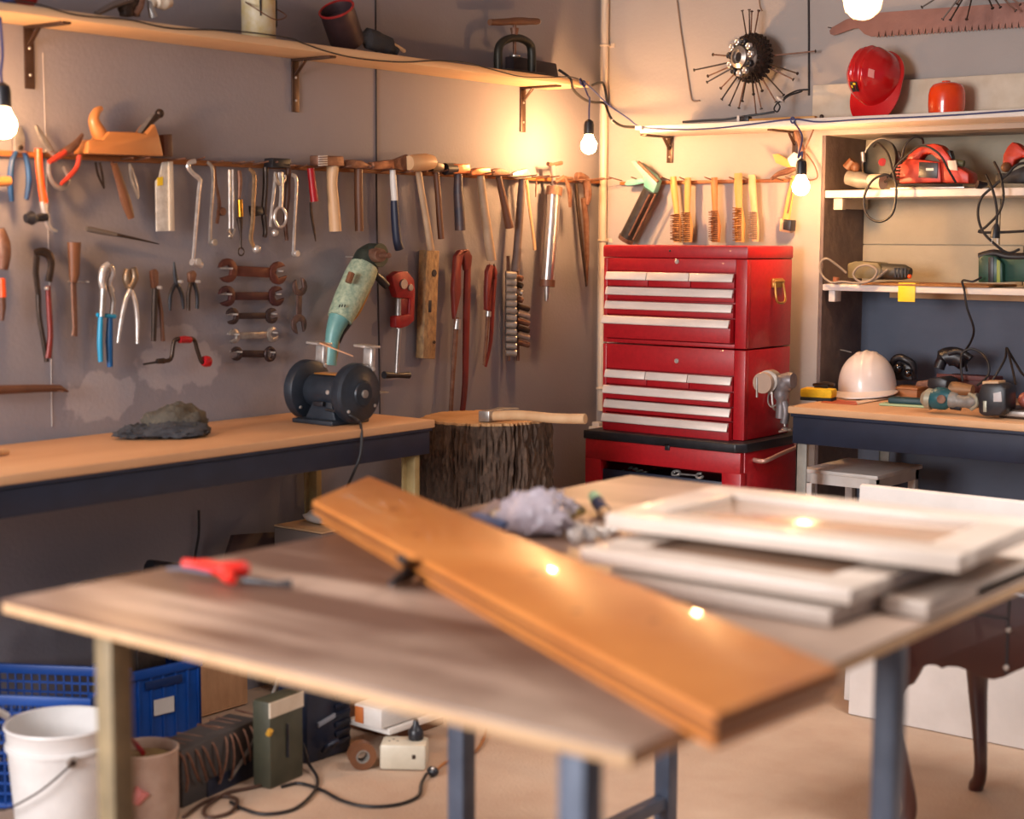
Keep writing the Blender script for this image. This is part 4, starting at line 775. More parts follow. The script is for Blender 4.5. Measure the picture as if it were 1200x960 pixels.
hardhat(t, c, rr_, .195, .175, .135, HR)
def on_hat(u_, v_, o): # a point on the dome (u across, v towards the front), o outwards
    e = math.sqrt(max(0, 1-u_*u_-v_*v_)); return c+rr_ @ V((u_*.0875, v_*.0975, (e**.85)*.135+o))
def patch(u0, v0, du, dv, o=.001):
    g = [on_hat(u0+du*i/4, v0+dv*j/4, o) for j in range(5) for i in range(5)]; return g, [(j*5+i, j*5+i+1, j*5+i+6, j*5+i+5) for j in range(4) for i in range(4)]
part(t, 'front_badge', BLACK, patch(-.12, .6, .36, .24, .0125), label='black and yellow front badge'); part(t, 'badge_mark', YEL, patch(-.06, .64, .12, .05, .0135), patch(.1, .7, .08, .06, .0135)); part(t, 'sticker', mat('pink_sticker', '#e58f86', .5), patch(-.66, .1, .17, .26, .0035), label='pale pink sticker')
oc = B(1109, 131, -.14); OR2 = mat('glossy_orange', '#e8430e', .2, 0, '#dc3c0a', 10, .4, coat=.5)
t = thing('orange_cup', 'small glossy orange rounded cup upside down beside the red hard hat', 'cup', (oc.x, -.14, 1.8435))
z0 = 1.8435
part(t, 'cup', OR2, lathe([(.05, 0), (.058, .003), (.0605, .03), (.06, .065), (.056, .085), (.046, .098), (.028, .104), (.001, .105)], (oc.x, -.14, z0), (0, 0, 1), 36)); part(t, 'nub', OR2, cyl((oc.x-.004, -.14, z0+.103), (oc.x-.004, -.14, z0+.11), .014))
single('felt_knob', 'small dark round knob on the white shelf in front of the pale plank', 'knob', DARKST, ball((B(963, 134, -.2).x, -.2, 1.8505), .008))
t = thing('batten', 'orange-lit wooden batten lying along the white shelf under the spiked ornament', 'batten', (.78, -.2, 1.8435))
part(t, 'stick', BR, bx(.8, 1.06, -.215, -.195, 1.8435, 1.8535, .002)); part(t, 'ferrule', BLACK, bx(.765, .8, -.22, -.19, 1.8435, 1.862, .002), label='black ferrule'); part(t, 'cap', WHITEP, bx(.755, .765, -.222, -.188, 1.8435, 1.866, .001))

# ================================================================ RECESS SHELVES
RED2 = mat('saw_red_plastic', '#c0361f', .4, 0, '#a82c18', 20, .6); GREYP = mat('grey_plastic', '#8b857e', .45, .1, '#6f6a64', 20, .6); SHZ = 1.6045
def P3(x, y, z): return V((x, y, z))
# circular saw with the red body
bxp = B(1048, 219, .05).x; k = mpp((bxp, .05, 1.6))
def nb(px, py, y=.05): return B(px, py, y)
t = thing('circular_saw', 'red corded circular saw in the middle of the upper recess shelf', 'circular saw', (1.3, .08, SHZ))
def nprism(pts, y, th, bev=.003): return prism([B(a, b, y) for a, b in pts], (0, th, 0), bev)
part(t, 'motor_housing', RED2, nprism([(1053, 215), (1055, 193), (1062, 186), (1079, 187), (1101, 190), (1103, 214)], .02, .1, .006)); part(t, 'handle', RED2, nprism([(1060, 190), (1066, 178), (1080, 170), (1094, 168), (1103, 171), (1113, 184), (1117, 200), (1106, 203), (1100, 188), (1090, 180), (1081, 181), (1075, 190)], .05, .05, .006))
part(t, 'front_grip', RED2, nprism([(1101, 190), (1115, 192), (1128, 199), (1135, 203), (1135, 215), (1103, 214)], .03, .08, .005)); part(t, 'data_plate', BLACK, nprism([(1077, 190), (1099, 191), (1098, 209), (1076, 208)], .016, .004, .001), label='black rating plate'); part(t, 'plate_text', WHITEP, nprism([(1085, 197), (1094, 197), (1094, 200), (1085, 200)], .0145, .0015, 0))
part(t, 'vent_fins', REDTOOL, *[nprism([(1050, 193+q*4), (1056, 193+q*4), (1056, 195+q*4), (1050, 195+q*4)], .022, .07, .0005) for q in range(5)]); part(t, 'switch', BLACK, nprism([(1107, 177), (1113, 176), (1116, 186), (1111, 188)], .06, .03, .002)); part(t, 'depth_knob', mat('olive_plastic', '#5f6146', .5), cyl(nb(1118, 190), nb(1130, 192), .011)); part(t, 'base_plate', STEEL, bx(nb(1050, 216).x, nb(1137, 217).x, 0.0, .16, SHZ, SHZ+.006, .001)); part(t, 'trim', WHITEP, nprism([(1110, 188), (1120, 188), (1122, 200), (1112, 199)], .025, .01, .001), label='pale lever plate')
part(t, 'cord', CABLE, tube(spline([nb(1120, 214, -.01), nb(1112, 200, -.03), nb(1100, 180, -.05), nb(1080, 171, -.05), nb(1062, 183, -.04), nb(1050, 195, -.03), nb(1046, 206, -.03), nb(1052, 216, -.04), nb(1075, 216, -.045), nb(1105, 217, -.045), nb(1128, 217, -.02)], 6), .004, 8), tube(spline([nb(1056, 192, .0), nb(1060, 172, -.01), nb(1070, 161, .0), nb(1080, 162, .02), nb(1082, 168, .05)], 6), .004, 8))
# grinder at the left with its guard
t = thing('angle_grinder', 'grey corded angle grinder with dark disc guard left of red circular saw', 'angle grinder', (1.08, .08, SHZ))
part(t, 'disc_guard', mat('guard_dark', '#35383a', .4, .4, '#4d4f4d', 25, .8), lathe([(.005, -.012), (.05, -.012), (.075, -.005), (.078, .012), (.07, .014)], nb(1033, 189, .07), (-.35, -1, .1), 32)); part(t, 'rim', CREAMP, ring(nb(1030, 189, .07), .078, .005, (-.35, -1, .1), 32, 8), label='pale guard rim'); part(t, 'hub', REDTOOL, cyl(nb(1034, 190, .06), nb(1034, 190, .04), .014)); part(t, 'clear_shield', GREYP, nprism([(1040, 174), (1052, 177), (1055, 184), (1050, 194), (1044, 190)], .06, .02, .003))
part(t, 'gear_head', WOODB, BW.rod([(993, 197), (1000, 188)], [13, 11], -.05, 12), BW.ball(1003, 196, 6, -.03), label='tan gear head'); part(t, 'motor_body', GREYP, tube([nb(993, 208, .03), nb(1008, 211, .03), nb(1022, 214, .03)], [.025, .03, .022], 14)); part(t, 'tail', CREAMP, tube([nb(1020, 212, .03), nb(1035, 213, .02)], [.024, .028], 14), label='pale rounded tail'); part(t, 'cap', STEEL, cyl(nb(1011, 178, .06), nb(1012, 190, .06), .008))
part(t, 'cord', CABLE, tube(spline([nb(1037, 213, .0), nb(1044, 208, -.03), nb(1036, 205, -.045), nb(1022, 212, -.05), nb(1013, 230, -.045), nb(1014, 248, -.045), nb(1023, 258, -.045), nb(1035, 259, -.045), nb(1046, 250, -.045), nb(1050, 232, -.045), nb(1050, 216, -.045), nb(1046, 200, -.03), nb(1040, 180, -.01), nb(1029, 168, .03), nb(1024, 172, .05)], 6), .0045, 8))
# second red saw at the frame edge
t = thing('circular_saw', 'red handled corded saw cut by the right frame edge on upper recess shelf', 'circular saw', (1.72, .1, SHZ))
part(t, 'handle', RED2, nprism([(1174, 196), (1175, 182), (1180, 172), (1186, 166), (1193, 169), (1200, 176), (1235, 180), (1235, 192), (1205, 188), (1198, 184), (1189, 188), (1186, 196)], .06, .05, .006)); part(t, 'body', BLACK, nprism([(1166, 214), (1167, 203), (1180, 203), (1205, 192), (1240, 190), (1240, 215)], .04, .1, .005), label='black motor body'); part(t, 'knob', WOODB, BW.ball(1179, 196, 6, -.05), label='tan knob')
part(t, 'cord', CABLE, tube(spline([nb(1230, 190, .0), nb(1195, 192, -.03), nb(1180, 205, -.04), nb(1165, 218, -.045), nb(1150, 232, -.05), nb(1146, 250, -.05), nb(1150, 268, -.05), nb(1160, 281, -.05), nb(1180, 296, -.03), nb(1195, 292, -.02)], 6), .0045, 8), tube(spline([nb(1165, 190, -.02), nb(1172, 205, -.045), nb(1176, 230, -.05), nb(1170, 250, -.05), nb(1155, 266, -.05), nb(1148, 272, -.05), nb(1180, 272, -.05), nb(1215, 270, -.05)], 6), .0045, 8), tube(spline([nb(1155, 205, -.03), nb(1163, 222, -.05), nb(1168, 245, -.05), nb(1168, 262, -.05)], 6), .0045, 8))
p = part(t, 'plug', BLACK, tube([nb(1168, 262, -.05), nb(1167, 268, -.05), nb(1166, 279, -.05)], [.006, .014, .016], 12)); part(p, 'pins', STEEL, cyl(nb(1163, 279, -.05), nb(1162, 285, -.05), .0022), cyl(nb(1169, 279, -.05), nb(1169, 285, -.05), .0022))
part(t, 'plug', BLACK, tube([nb(1145, 216, -.02), nb(1150, 217, -.01), nb(1157, 216, 0)], [.015, .013, .006], 12))
# lower recess shelf
SHL = 1.2775
t = thing('belt_sander', 'olive sander with coiled grey cord at the left of lower recess shelf', 'sander', (1.15, .08, SHL))
OL = mat('olive_tool', '#6a6140', .5, 0, '#544d36', 25, .8); part(t, 'body', OL, nprism([(993, 326), (993, 309), (1002, 306), (1028, 308), (1033, 314), (1030, 327)], .04, .09, .005)); part(t, 'motor', mat('charcoal_tool', '#3c3a34', .5), tube([nb(1026, 318, .07), nb(1060, 319, .07), nb(1067, 320, .07)], [.03, .027, .018], 14), label='charcoal motor end'); part(t, 'vents', BLACK, *[nprism([(1048+q*4, 314), (1050+q*4, 314), (1050+q*4, 325), (1048+q*4, 325)], .042, .004, 0) for q in range(4)]); part(t, 'switch', ORANGE, BW.ball(1066, 324, 2.6, -.045))
part(t, 'cord', mat('grey_cord', '#857b72', .5), tube(spline([nb(1040, 316, .02), nb(1024, 328, -.01), nb(1008, 330, -.02), nb(1000, 322, -.02), nb(1006, 313, -.02), nb(1018, 311, -.02), nb(1028, 318, -.02), nb(1020, 329, -.02), nb(1005, 332, -.02), nb(988, 330, -.02), nb(974, 331, -.02), nb(963, 322, -.02), nb(961, 310, -.02), nb(968, 303, -.02), nb(980, 310, .0), nb(992, 320, .02)], 6), .0042, 8)); part(t, 'plug', mat('copper_plug', '#9a6040', .5), nb and tube([nb(979, 333, -.01), nb(980, 325, -.01)], [.009, .012], 10))
t = thing('jigsaw', 'dark green power tool with a black strap at the right of lower recess shelf', 'power tool', (1.65, .1, SHL))
GN = mat('deep_green_plastic', '#1d4a3c', .4, 0, '#163a30', 20, .6); part(t, 'body', GN, nprism([(1146, 331), (1146, 303), (1152, 299), (1166, 300), (1175, 309), (1175, 331)], .03, .1, .005)); part(t, 'motor', GN, nprism([(1172, 330), (1172, 302), (1182, 298), (1240, 304), (1240, 331)], .05, .09, .006)); part(t, 'strap', BLACK, nprism([(1158, 331), (1158, 301), (1164, 301), (1164, 331)], .027, .006, .001), label='black strap'); part(t, 'top_handle', BLACK, tube(spline([nb(1148, 301, .06), nb(1165, 297, .06), nb(1185, 301, .06), nb(1230, 300, .06)], 4), .014, 10)); part(t, 'stripe', mat('lime_band', '#7f8f3e', .5), nprism([(1168, 331), (1168, 304), (1172, 306), (1172, 331)], .028, .005, .001))
part(t, 'cord', CABLE, tube(spline([nb(1150, 325, .0), nb(1140, 330, -.02), nb(1128, 329, -.015), nb(1130, 340, -.015), nb(1133, 360, -.02), nb(1141, 385, .0), nb(1138, 400, .05), nb(1130, 415, .1), nb(1133, 435, .14)], 6), .004, 8))

# ================================================================ RIGHT BENCH TOP
BZ = .8705
hb = Z(1012, 466, BZ)+V((-.02, .07, 0))
t = thing('hard_hat', 'white hard hat lying brim down on the right workbench', 'hard hat', (hb.x, hb.y, BZ)); hardhat(t, V((hb.x, hb.y, BZ+.021)), rot_to((-.06, -.02, 1), (.25, -.95, 0)), .235, .205, .14, mat('glossy_white', '#e6ddd8', .3, 0, '#ddd2cc', 8, .5, coat=.3), 3, .004)
part(t, 'suspension_band', CREAMP, lathe([(.09, 0), (.094, 0), (.094, .012), (.09, .012)], (hb.x, hb.y, BZ), (0, 0, 1), 30, cap=False))
a = Z(959, 469, BZ); t = thing('sponge', 'yellow sponge with dark underside at the bench corner beside white hard hat', 'sponge', a); part(t, 'foam', mat('yellow_foam', '#f0c624', .8, 0, '#e0b214', 40, .6, .3, 200), box(a+V((0, 0, .026)), (.115, .07, .032), .008, Matrix.Rotation(.2, 3, 'Z'))); part(t, 'scourer', mat('dark_scourer', '#2c2a26', .9), box(a+V((0, 0, .0055)), (.112, .067, .011), .002, Matrix.Rotation(.2, 3, 'Z')))
t = thing('paper_sheets', 'orange-tinted paper leaflets lying between sponge and cordless drill', 'papers', Z(1030, 472, BZ))
def sheet(q, z, m, name='sheet'): return part(t, name, m, prism([Z(x, y, BZ+dz) for x, y, dz in q], (0, 0, .0015)))
sheet([(962, 472, 0), (1004, 475, 0), (1008, 471, 0), (970, 468, 0)], 0, mat('rust_paper', '#b5532f', .6)); sheet([(1005, 474, .001), (1058, 464, .004), (1050, 460, .004), (1003, 471, .001)], 0, mat('pale_paper', '#dcc4ae', .6)); sheet([(1056, 464, .004), (1082, 458, .02), (1080, 454, .02), (1052, 460, .004)], 0, mat('pale_paper', '#dcc4ae'))
a = Z(1060, 476, BZ); t = thing('sanding_pad', 'dark teal sanding pad with pale green sole in front of papers', 'sanding pad', a); rz = Matrix.Rotation(.15, 3, 'Z'); part(t, 'sole', mat('pale_green', '#9fb48a', .6), box(a+V((0, 0, .004)), (.16, .06, .008), .003, rz)); part(t, 'pad', mat('dark_teal', '#173b42', .5), box(a+V((.01, .012, .018)), (.13, .055, .02), .006, rz))
# cordless drill
t = thing('cordless_drill', 'teal and black cordless drill lying on the front of right workbench', 'cordless drill', Z(1120, 486, BZ))
def rb(px, py, o): return B(px, py, o)
MT = mat('drill_teal', '#1f5a63', .4, 0, '#184a52', 20, .5); yb = -.36
part(t, 'motor_body', MT, tube([rb(1092, 468, yb), rb(1100, 467, yb), rb(1108, 467.5, yb), rb(1115, 468, yb)], [.03, .037, .036, .024], 18), label='teal body'); part(t, 'chuck', mat('drill_grey', '#9c9a88', .4, .3), tube([rb(1081, 466, yb), rb(1087, 467, yb), rb(1093, 468, yb)], [.018, .034, .034], 16)); part(t, 'vent_ring', RUST, cyl(rb(1103, 468, yb-.036), rb(1103, 468, yb-.04), .014)); part(t, 'handle', GREYP, tube(spline([rb(1113, 468, yb), rb(1122, 470, yb), rb(1136, 471, yb), rb(1147, 469, yb)], 4), [.026]*4+[.02]*4+[.024]*5, 14)); part(t, 'trigger', BLACK, tube([rb(1114, 477, yb), rb(1126, 479, yb)], [.008, .007], 8)); part(t, 'grip_guard', mat('drill_grey', '#9c9a88'), tube(spline([rb(1136, 462, yb-.01), rb(1143, 466, yb-.03), rb(1145, 474, yb-.03), rb(1138, 480, yb-.02)], 4), .006, 8))
part(t, 'battery', BLACK, nprism([(1146, 484), (1146, 461), (1150, 450), (1172, 450), (1179, 456), (1179, 480), (1172, 488), (1152, 488)], yb-.05, .09, .008), label='black battery pack'); part(t, 'battery_label', mat('grey_label', '#b9b4b4', .5), nprism([(1164, 471), (1164, 461), (1173, 459), (1174, 471)], yb-.053, .002, .0005)); part(t, 'battery_stripe', mat('drill_grey', '#9c9a88'), nprism([(1152, 483), (1152, 470), (1156, 470), (1156, 483)], yb-.053, .002, .0005)); part(t, 'battery_shoe', WOODL, nprism([(1151, 451), (1170, 451), (1170, 447), (1151, 447)], yb-.03, .06, .002))
a = rb(1190, 477, -.3); t = thing('metal_tray', 'dark metal tray of fittings right of the drill battery at the frame edge', 'tray', (a.x, a.y, BZ)); part(t, 'tray', DARKST, bx(a.x-.03, a.x+.14, -.36, -.22, BZ, BZ+.03, .004)); part(t, 'perforated_strip', STEEL, bx(a.x-.03, a.x+.14, -.364, -.36, BZ+.008, BZ+.024, .001)); part(t, 'knob', mat('rose_knob', '#9c5348', .4), ball((a.x+.03, -.29, BZ+.055), .026))
# box with oddments at the back of the bench
mx = rb(1130, 440, .12)
t = thing('red_box', 'red-brown open box crammed with tools at the back of right workbench', 'box', (mx.x, .12, BZ)); part(t, 'box', mat('red_brown_board', '#5d2a26', .6, 0, '#482022', 15, .7), bx(rb(1100, 440, .06).x, rb(1158, 440, .06).x, .06, .2, BZ, BZ+.085, .004)); part(t, 'rim', mat('red_brown_board', '#5d2a26'), bx(rb(1098, 440, .06).x, rb(1160, 440, .06).x, .055, .066, BZ+.075, BZ+.092, .002))
t = thing('router', 'black rounded power tool lying in the red-brown box', 'power tool', rb(1115, 425, .13)); part(t, 'body', BLACK, tube(spline([rb(1100, 432, .11), rb(1106, 420, .12), rb(1120, 418, .13), rb(1132, 425, .13)], 4), [.02]*4+[.034]*4+[.034]*4+[.02], 14)); part(t, 'grip', BLACK, tube(spline([rb(1112, 414, .1), rb(1125, 412, .1), rb(1138, 420, .1)], 4), .012, 10))
t = thing('hand_sander', 'dark brown and grey sander between white hard hat and red-brown box', 'sander', rb(1085, 450, .0)); part(t, 'pad', RUST, nprism([(1072, 453), (1074, 447), (1098, 444), (1105, 449), (1104, 455)], -.08, .09, .004)); part(t, 'top', BLACK, nprism([(1086, 452), (1087, 444), (1101, 442), (1110, 446), (1108, 458), (1090, 458)], -.1, .1, .005)); part(t, 'body', mat('brass_body', '#8d6a4a', .5, .3), tube([rb(1104, 455, -.06), rb(1120, 456, -.06), rb(1140, 458, -.06)], [.024, .026, .02], 12))
t = thing('goggles', 'shiny black goggles standing behind the white hard hat', 'goggles', rb(1058, 440, .15)); part(t, 'frame', BLACK, tube(spline([rb(1046, 443, .14), rb(1047, 424, .13), rb(1054, 419, .13), rb(1062, 422, .13), rb(1070, 428, .14), rb(1070, 443, .15)], 4), .014, 10), nprism([(1048, 446), (1049, 428), (1056, 423), (1068, 430), (1069, 446)], .13, .05, .006)); part(t, 'lens', mat('dark_lens', '#0b0b10', .08, coat=1), BW.ball(1053, 431, 6, -.11), BW.ball(1064, 437, 5, -.11))
t = thing('wooden_case', 'low wooden-coloured case at the back between hard hat and drill', 'case', rb(1052, 452, .1)); part(t, 'case', mat('amber_board', '#a0673a', .6), bx(rb(1046, 452, .05).x, rb(1075, 452, .05).x, .05, .16, BZ, BZ+.03, .003)); part(t, 'lid', mat('amber_board', '#a0673a'), bx(rb(1046, 452, .05).x-.003, rb(1075, 452, .05).x+.003, .045, .163, BZ+.03, BZ+.038, .002))
single('cable_coil', 'black cables looped over the tools at the back of right bench', 'cable', CABLE, tube(spline([rb(1190, 450, -.1), rb(1186, 430, .0), rb(1180, 408, .1), rb(1178, 420, .05), rb(1170, 435, .0), rb(1160, 450, -.02)], 6), .0042, 8), tube(spline([rb(1180, 408, .1), rb(1190, 425, .06), rb(1200, 440, .03), rb(1215, 445, .0)], 6), .0042, 8), tube(spline([rb(1128, 447, .02), rb(1126, 428, .03), rb(1128, 414, .05), rb(1138, 409, .06), rb(1150, 414, .06), rb(1158, 425, .04), rb(1158, 440, .03), rb(1145, 452, 0)], 6), .0042, 8))
single('wire_loop', 'thin pale wire loop standing behind the white hard hat', 'wire', mat('grey_cord', '#857b72'), tube(spline([rb(975, 452, .05), rb(964, 445, .1), rb(961, 430, .13), rb(968, 415, .15), rb(982, 410, .16), rb(998, 413, .16)], 6), .0026, 7))
t = thing('small_pliers', 'dark small gripper lying beside the sponge at the bench corner', 'pliers', rb(965, 452, -.2)); part(t, 'arm', DARKST, tube([rb(953, 451, -.2), rb(968, 450, -.2), rb(978, 451, -.2)], [.005, .009, .006], 8)); part(t, 'arm', BLACK, tube([rb(955, 454, -.22), rb(970, 453, -.22)], [.006, .006], 8))
# vise at the bench end
VG = mat('vise_grey', '#8a8384', .45, .5, '#6a6466', 30, .8); vx = 1.085; yv = -.44
t = thing('bench_vise', 'small grey clamp-on vise at the left end of the right workbench', 'vise', (vx, yv, .8))
def rv(px, py, o=.45): return BW.p(px, py, o)
part(t, 'column', VG, tube(spline([rv(923, 446), rv(917, 456), rv(916, 470), rv(915, 490)], 4), [.03]*4+[.026]*4+[.018]*5, 14)); part(t, 'barrel', VG, tube([rv(897, 447), rv(910, 447), rv(926, 446), rv(930, 446)], [.02, .022, .03, .026], 16)); part(t, 'jaw_flange', STEEL, cyl(rv(899, 447, .48), rv(905, 446, .44), .038, seg=26)); part(t, 'jaw_flange', mat('pale_flange', '#b9a08e', .4, .5), cyl(rv(893, 449, .5), rv(898, 448, .47), .036, seg=26)); part(t, 'handle', STEEL, cyl(rv(887, 442, .5), rv(887, 466, .5), .004)); part(t, 'clamp_screw', STEEL, cyl(rv(919, 492), rv(920, 500), .005), lathe([(.012, 0), (.016, .004), (.008, .012)], rv(920, 505), (0, 0, 1), 14), tube([rv(913, 506), rv(928, 503)], .004, 8)); part(t, 'clamp_arm', VG, tube(spline([rv(918, 470), rv(921, 482), rv(919, 496)], 4), .014, 10)); part(t, 'wire_bail', STEEL, tube(spline([rv(902, 456), rv(900, 470), rv(904, 477), rv(910, 474)], 4), .003, 6))
# ================================================================ THE WORK TABLE IN FRONT
TZ = .87
PLY = mat('worn_plywood', '#a8917f', .4, 0, '#987f6e', 3.2, .8, .06, 50, (1, .4, 1)); EDGE = mat('pale_board_edge', '#c9a67f', .6, 0, '#b58f68', 12, .8)
# dirt: a brown worked-in stain over one end with pale scrape marks across it, clean pale sheet elsewhere
def _node(k): return _nt.nodes.new(k)
_nt = PLY.node_tree; _b = _nt.nodes['Principled BSDF']; _o = _b.inputs['Base Color'].links[0].from_socket; _k = _nt.links.new
_g = _node('ShaderNodeNewGeometry'); _n = _node('ShaderNodeTexNoise'); _n.inputs['Scale'].default_value = 3; _n.inputs['Detail'].default_value = 4; _k(_g.outputs['Position'], _n.inputs['Vector'])
_d = _node('ShaderNodeVectorMath'); _d.operation = 'DISTANCE'; _d.inputs[1].default_value = (1.78, -3.3, .87); _k(_g.outputs['Position'], _d.inputs[0])
_a1 = _node('ShaderNodeMath'); _a1.operation = 'MULTIPLY_ADD'; _a1.inputs[1].default_value = .9; _k(_n.outputs['Fac'], _a1.inputs[0]); _k(_d.outputs['Value'], _a1.inputs[2])
_mr = _node('ShaderNodeMapRange'); _mr.inputs['From Min'].default_value = 1.35; _mr.inputs['From Max'].default_value = 1.02; _k(_a1.outputs[0], _mr.inputs['Value'])
_m1 = _node('ShaderNodeMix'); _m1.data_type = 'RGBA'; _m1.inputs['B'].default_value = lin('#6b4f42'); _k(_mr.outputs[0], _m1.inputs['Factor']); _k(_o, _m1.inputs['A'])
_mp = _node('ShaderNodeMapping'); _mp.inputs['Rotation'].default_value = (0, 0, math.radians(-62)); _mp.inputs['Scale'].default_value = (1.1, 9, 1); _k(_g.outputs['Position'], _mp.inputs['Vector'])
_n2 = _node('ShaderNodeTexNoise'); _n2.inputs['Scale'].default_value = 1.0; _n2.inputs['Detail'].default_value = 3; _k(_mp.outputs['Vector'], _n2.inputs['Vector'])
_r2 = _node('ShaderNodeValToRGB'); _r2.color_ramp.elements[0].position = .52; _r2.color_ramp.elements[1].position = .68; _k(_n2.outputs['Fac'], _r2.inputs['Fac'])
_m2 = _node('ShaderNodeMix'); _m2.data_type = 'RGBA'; _m2.inputs['B'].default_value = lin('#b49a88'); _k(_r2.outputs['Color'], _m2.inputs['Factor']); _k(_m1.outputs['Result'], _m2.inputs['A']); _k(_m2.outputs['Result'], _b.inputs['Base Color'])
t = thing('work_table', 'large worn plywood work table on slim steel legs in the foreground', 'table', (2.2, -3, 0))
x0, x1, y0, y1 = 1.615, 2.785, -3.868, -2.14
part(t, 'tabletop', PLY, bx(x0, x1, y0, y1, TZ-.005, TZ, .001)); part(t, 'tabletop_edge', EDGE, bx(x0, x1, y0, y1, TZ-.021, TZ-.005, .002), label='pale raw board edge')
LEGM = mat('blue_grey_tube', '#566072', .45, .2, '#464f60', 12, .6)
for (x, y), m, lb in (((1.746, -3.76), mat('ochre_tube', '#8c7a5a', .5, .1, '#6d6048', 12, .6), 'ochre painted leg'), ((2.64, -3.76), LEGM, None), ((2.66, -2.94), LEGM, None), ((1.746, -2.92), LEGM, None), ((1.746, -2.17), LEGM, None), ((2.66, -2.17), LEGM, None)):
    part(t, 'leg', m, bx(x-.02, x+.02, y-.02, y+.02, 0, TZ-.021, .002), label=lb)
part(t, 'stretcher', LEGM, bx(1.731, 1.761, -2.9, -2.15, .095, .125, .002)); part(t, 'stretcher', LEGM, bx(2.645, 2.675, -2.92, -2.15, .095, .125, .002))
part(t, 'frame_rail', LEGM, bx(1.78, 2.6, -3.775, -3.745, TZ-.051, TZ-.021, .001), bx(1.731, 1.761, -3.74, -2.15, TZ-.051, TZ-.021, .001), bx(2.645, 2.675, -3.74, -2.15, TZ-.051, TZ-.021, .001))
# two orange tongue-and-groove boards
PLK = mat('orange_varnished_pine', '#d48a45', .33, 0, '#b4682c', 3.5, .9, .03, 40, (1, 1, 1), coat=.3)
def plank(name, label, q, z0, z1, inset=0.0):
    P = [Z(x, y, z1) for x, y in q]; P = [V((p.x, p.y, z0)) for p in P]
    t = thing(name, label, 'board', sum(P, V((0, 0, 0)))/4); part(t, 'board', PLK, prism(P, (0, 0, z1-z0), .004))
    a, b, c_, d = P; h = (z1-z0)
    # a groove strip along the left edge and a few dark knots
    n = (d-a).normalized(); l = (b-a)
    part(t, 'groove', mat('dark_groove', '#5b3013', .6), prism([a-n*.0006+V((0, 0, h*.38)), b-n*.0006+V((0, 0, h*.38)), b-n*.0006+V((0, 0, h*.62)), a-n*.0006+V((0, 0, h*.62))], -n*.002), label='dark groove')
    n2 = (b-a).normalized()
    part(t, 'end_groove', mat('dark_groove', '#5b3013', .6), prism([b+n2*.0006+V((0, 0, h*.34)), c_+n2*.0006+V((0, 0, h*.34)), c_+n2*.0006+V((0, 0, h*.66)), b+n2*.0006+V((0, 0, h*.66))], n2*.002), label='dark groove')
    return t, P
top, P1 = plank('floorboard', 'upper orange varnished board lying askew across the table', [(366, 586), (838, 838), (984, 781), (432, 557)], TZ+.0285, TZ+.056)
for fx, fy, rr in ((.2, .55, .02), (.33, .3, .012), (.62, .6, .022), (.74, .35, .016), (.86, .7, .014)):
    a, b, c_, d = P1; p = a+(b-a)*fx+(d-a)*fy; p.z = TZ+.0561; part(top, 'knot', mat('dark_knot', '#7a3d14', .4), lathe([(rr*.5, 0), (rr*.48, .0004)], p, (0, 0, 1), 16), label='dark knot')
low, P2 = plank('floorboard', 'lower orange board directly beneath the upper orange board', [(376, 598), (838, 852), (970, 800), (438, 568)], TZ+.0005, TZ+.028)
# white frame doors
FR = mat('off_white_frame', '#d0c2b5', .4, 0, '#c3b4a6', 5, .7, coat=.1); GL2 = mat('door_inset', '#c0a189', .18, 0, '#b3927a', 5, .6, coat=.4)
def framedoor(label, x0, y0, x1, y1, z0, th, w=.075, rot=0.0, inset=True):
    c = V(((x0+x1)/2, (y0+y1)/2, z0)); Rz = Matrix.Rotation(rot, 3, 'Z'); t = thing('cabinet_door', label, 'cabinet door', c, 'frame doors stacked on the table' if False else None)
    hx, hy = (x1-x0)/2, (y1-y0)/2
    def b(ax0, ax1, ay0, ay1, zz0, zz1): return box(c+Rz @ V(((ax0+ax1)/2, (ay0+ay1)/2, 0))+V((0, 0, (zz0+zz1)/2)), (ax1-ax0, ay1-ay0, zz1-zz0), .0025, Rz)
    part(t, 'frame', FR, b(-hx, hx, -hy, -hy+w, 0, th), b(-hx, hx, hy-w, hy, 0, th), b(-hx, -hx+w, -hy+w, hy-w, 0, th), b(hx-w, hx, -hy+w, hy-w, 0, th))
    if inset: part(t, 'inset_panel', GL2, b(-hx+w, hx-w, -hy+w, hy-w, th*.25, th*.6), label='glossy beige inset panel')
    return t
framedoor('lowest pale cabinet door, its thick front edge nearest the boards', 2.285, -3.21, 2.70, -2.62, TZ+.0005, .024, rot=-.03)
t = thing('pale_board', 'narrow pale board at the right table edge beneath the framed doors', 'board', (2.745, -2.8, TZ)); part(t, 'board', FR, bx(2.708, 2.782, -3.085, -2.35, TZ+.001, TZ+.026, .003)); part(t, 'bevel', FR, bx(2.7, 2.782, -2.9, -2.35, TZ+.001, TZ+.018, .002))
framedoor('second pale cabinet door, lying just below the topmost one', 2.225, -3.19, 2.715, -2.68, TZ+.031, .024, rot=-.015)
framedoor('topmost pale framed cabinet door with a glossy inset reflecting a bulb', 2.18, -3.055, 2.8, -2.66, TZ+.0675, .026, rot=.05)
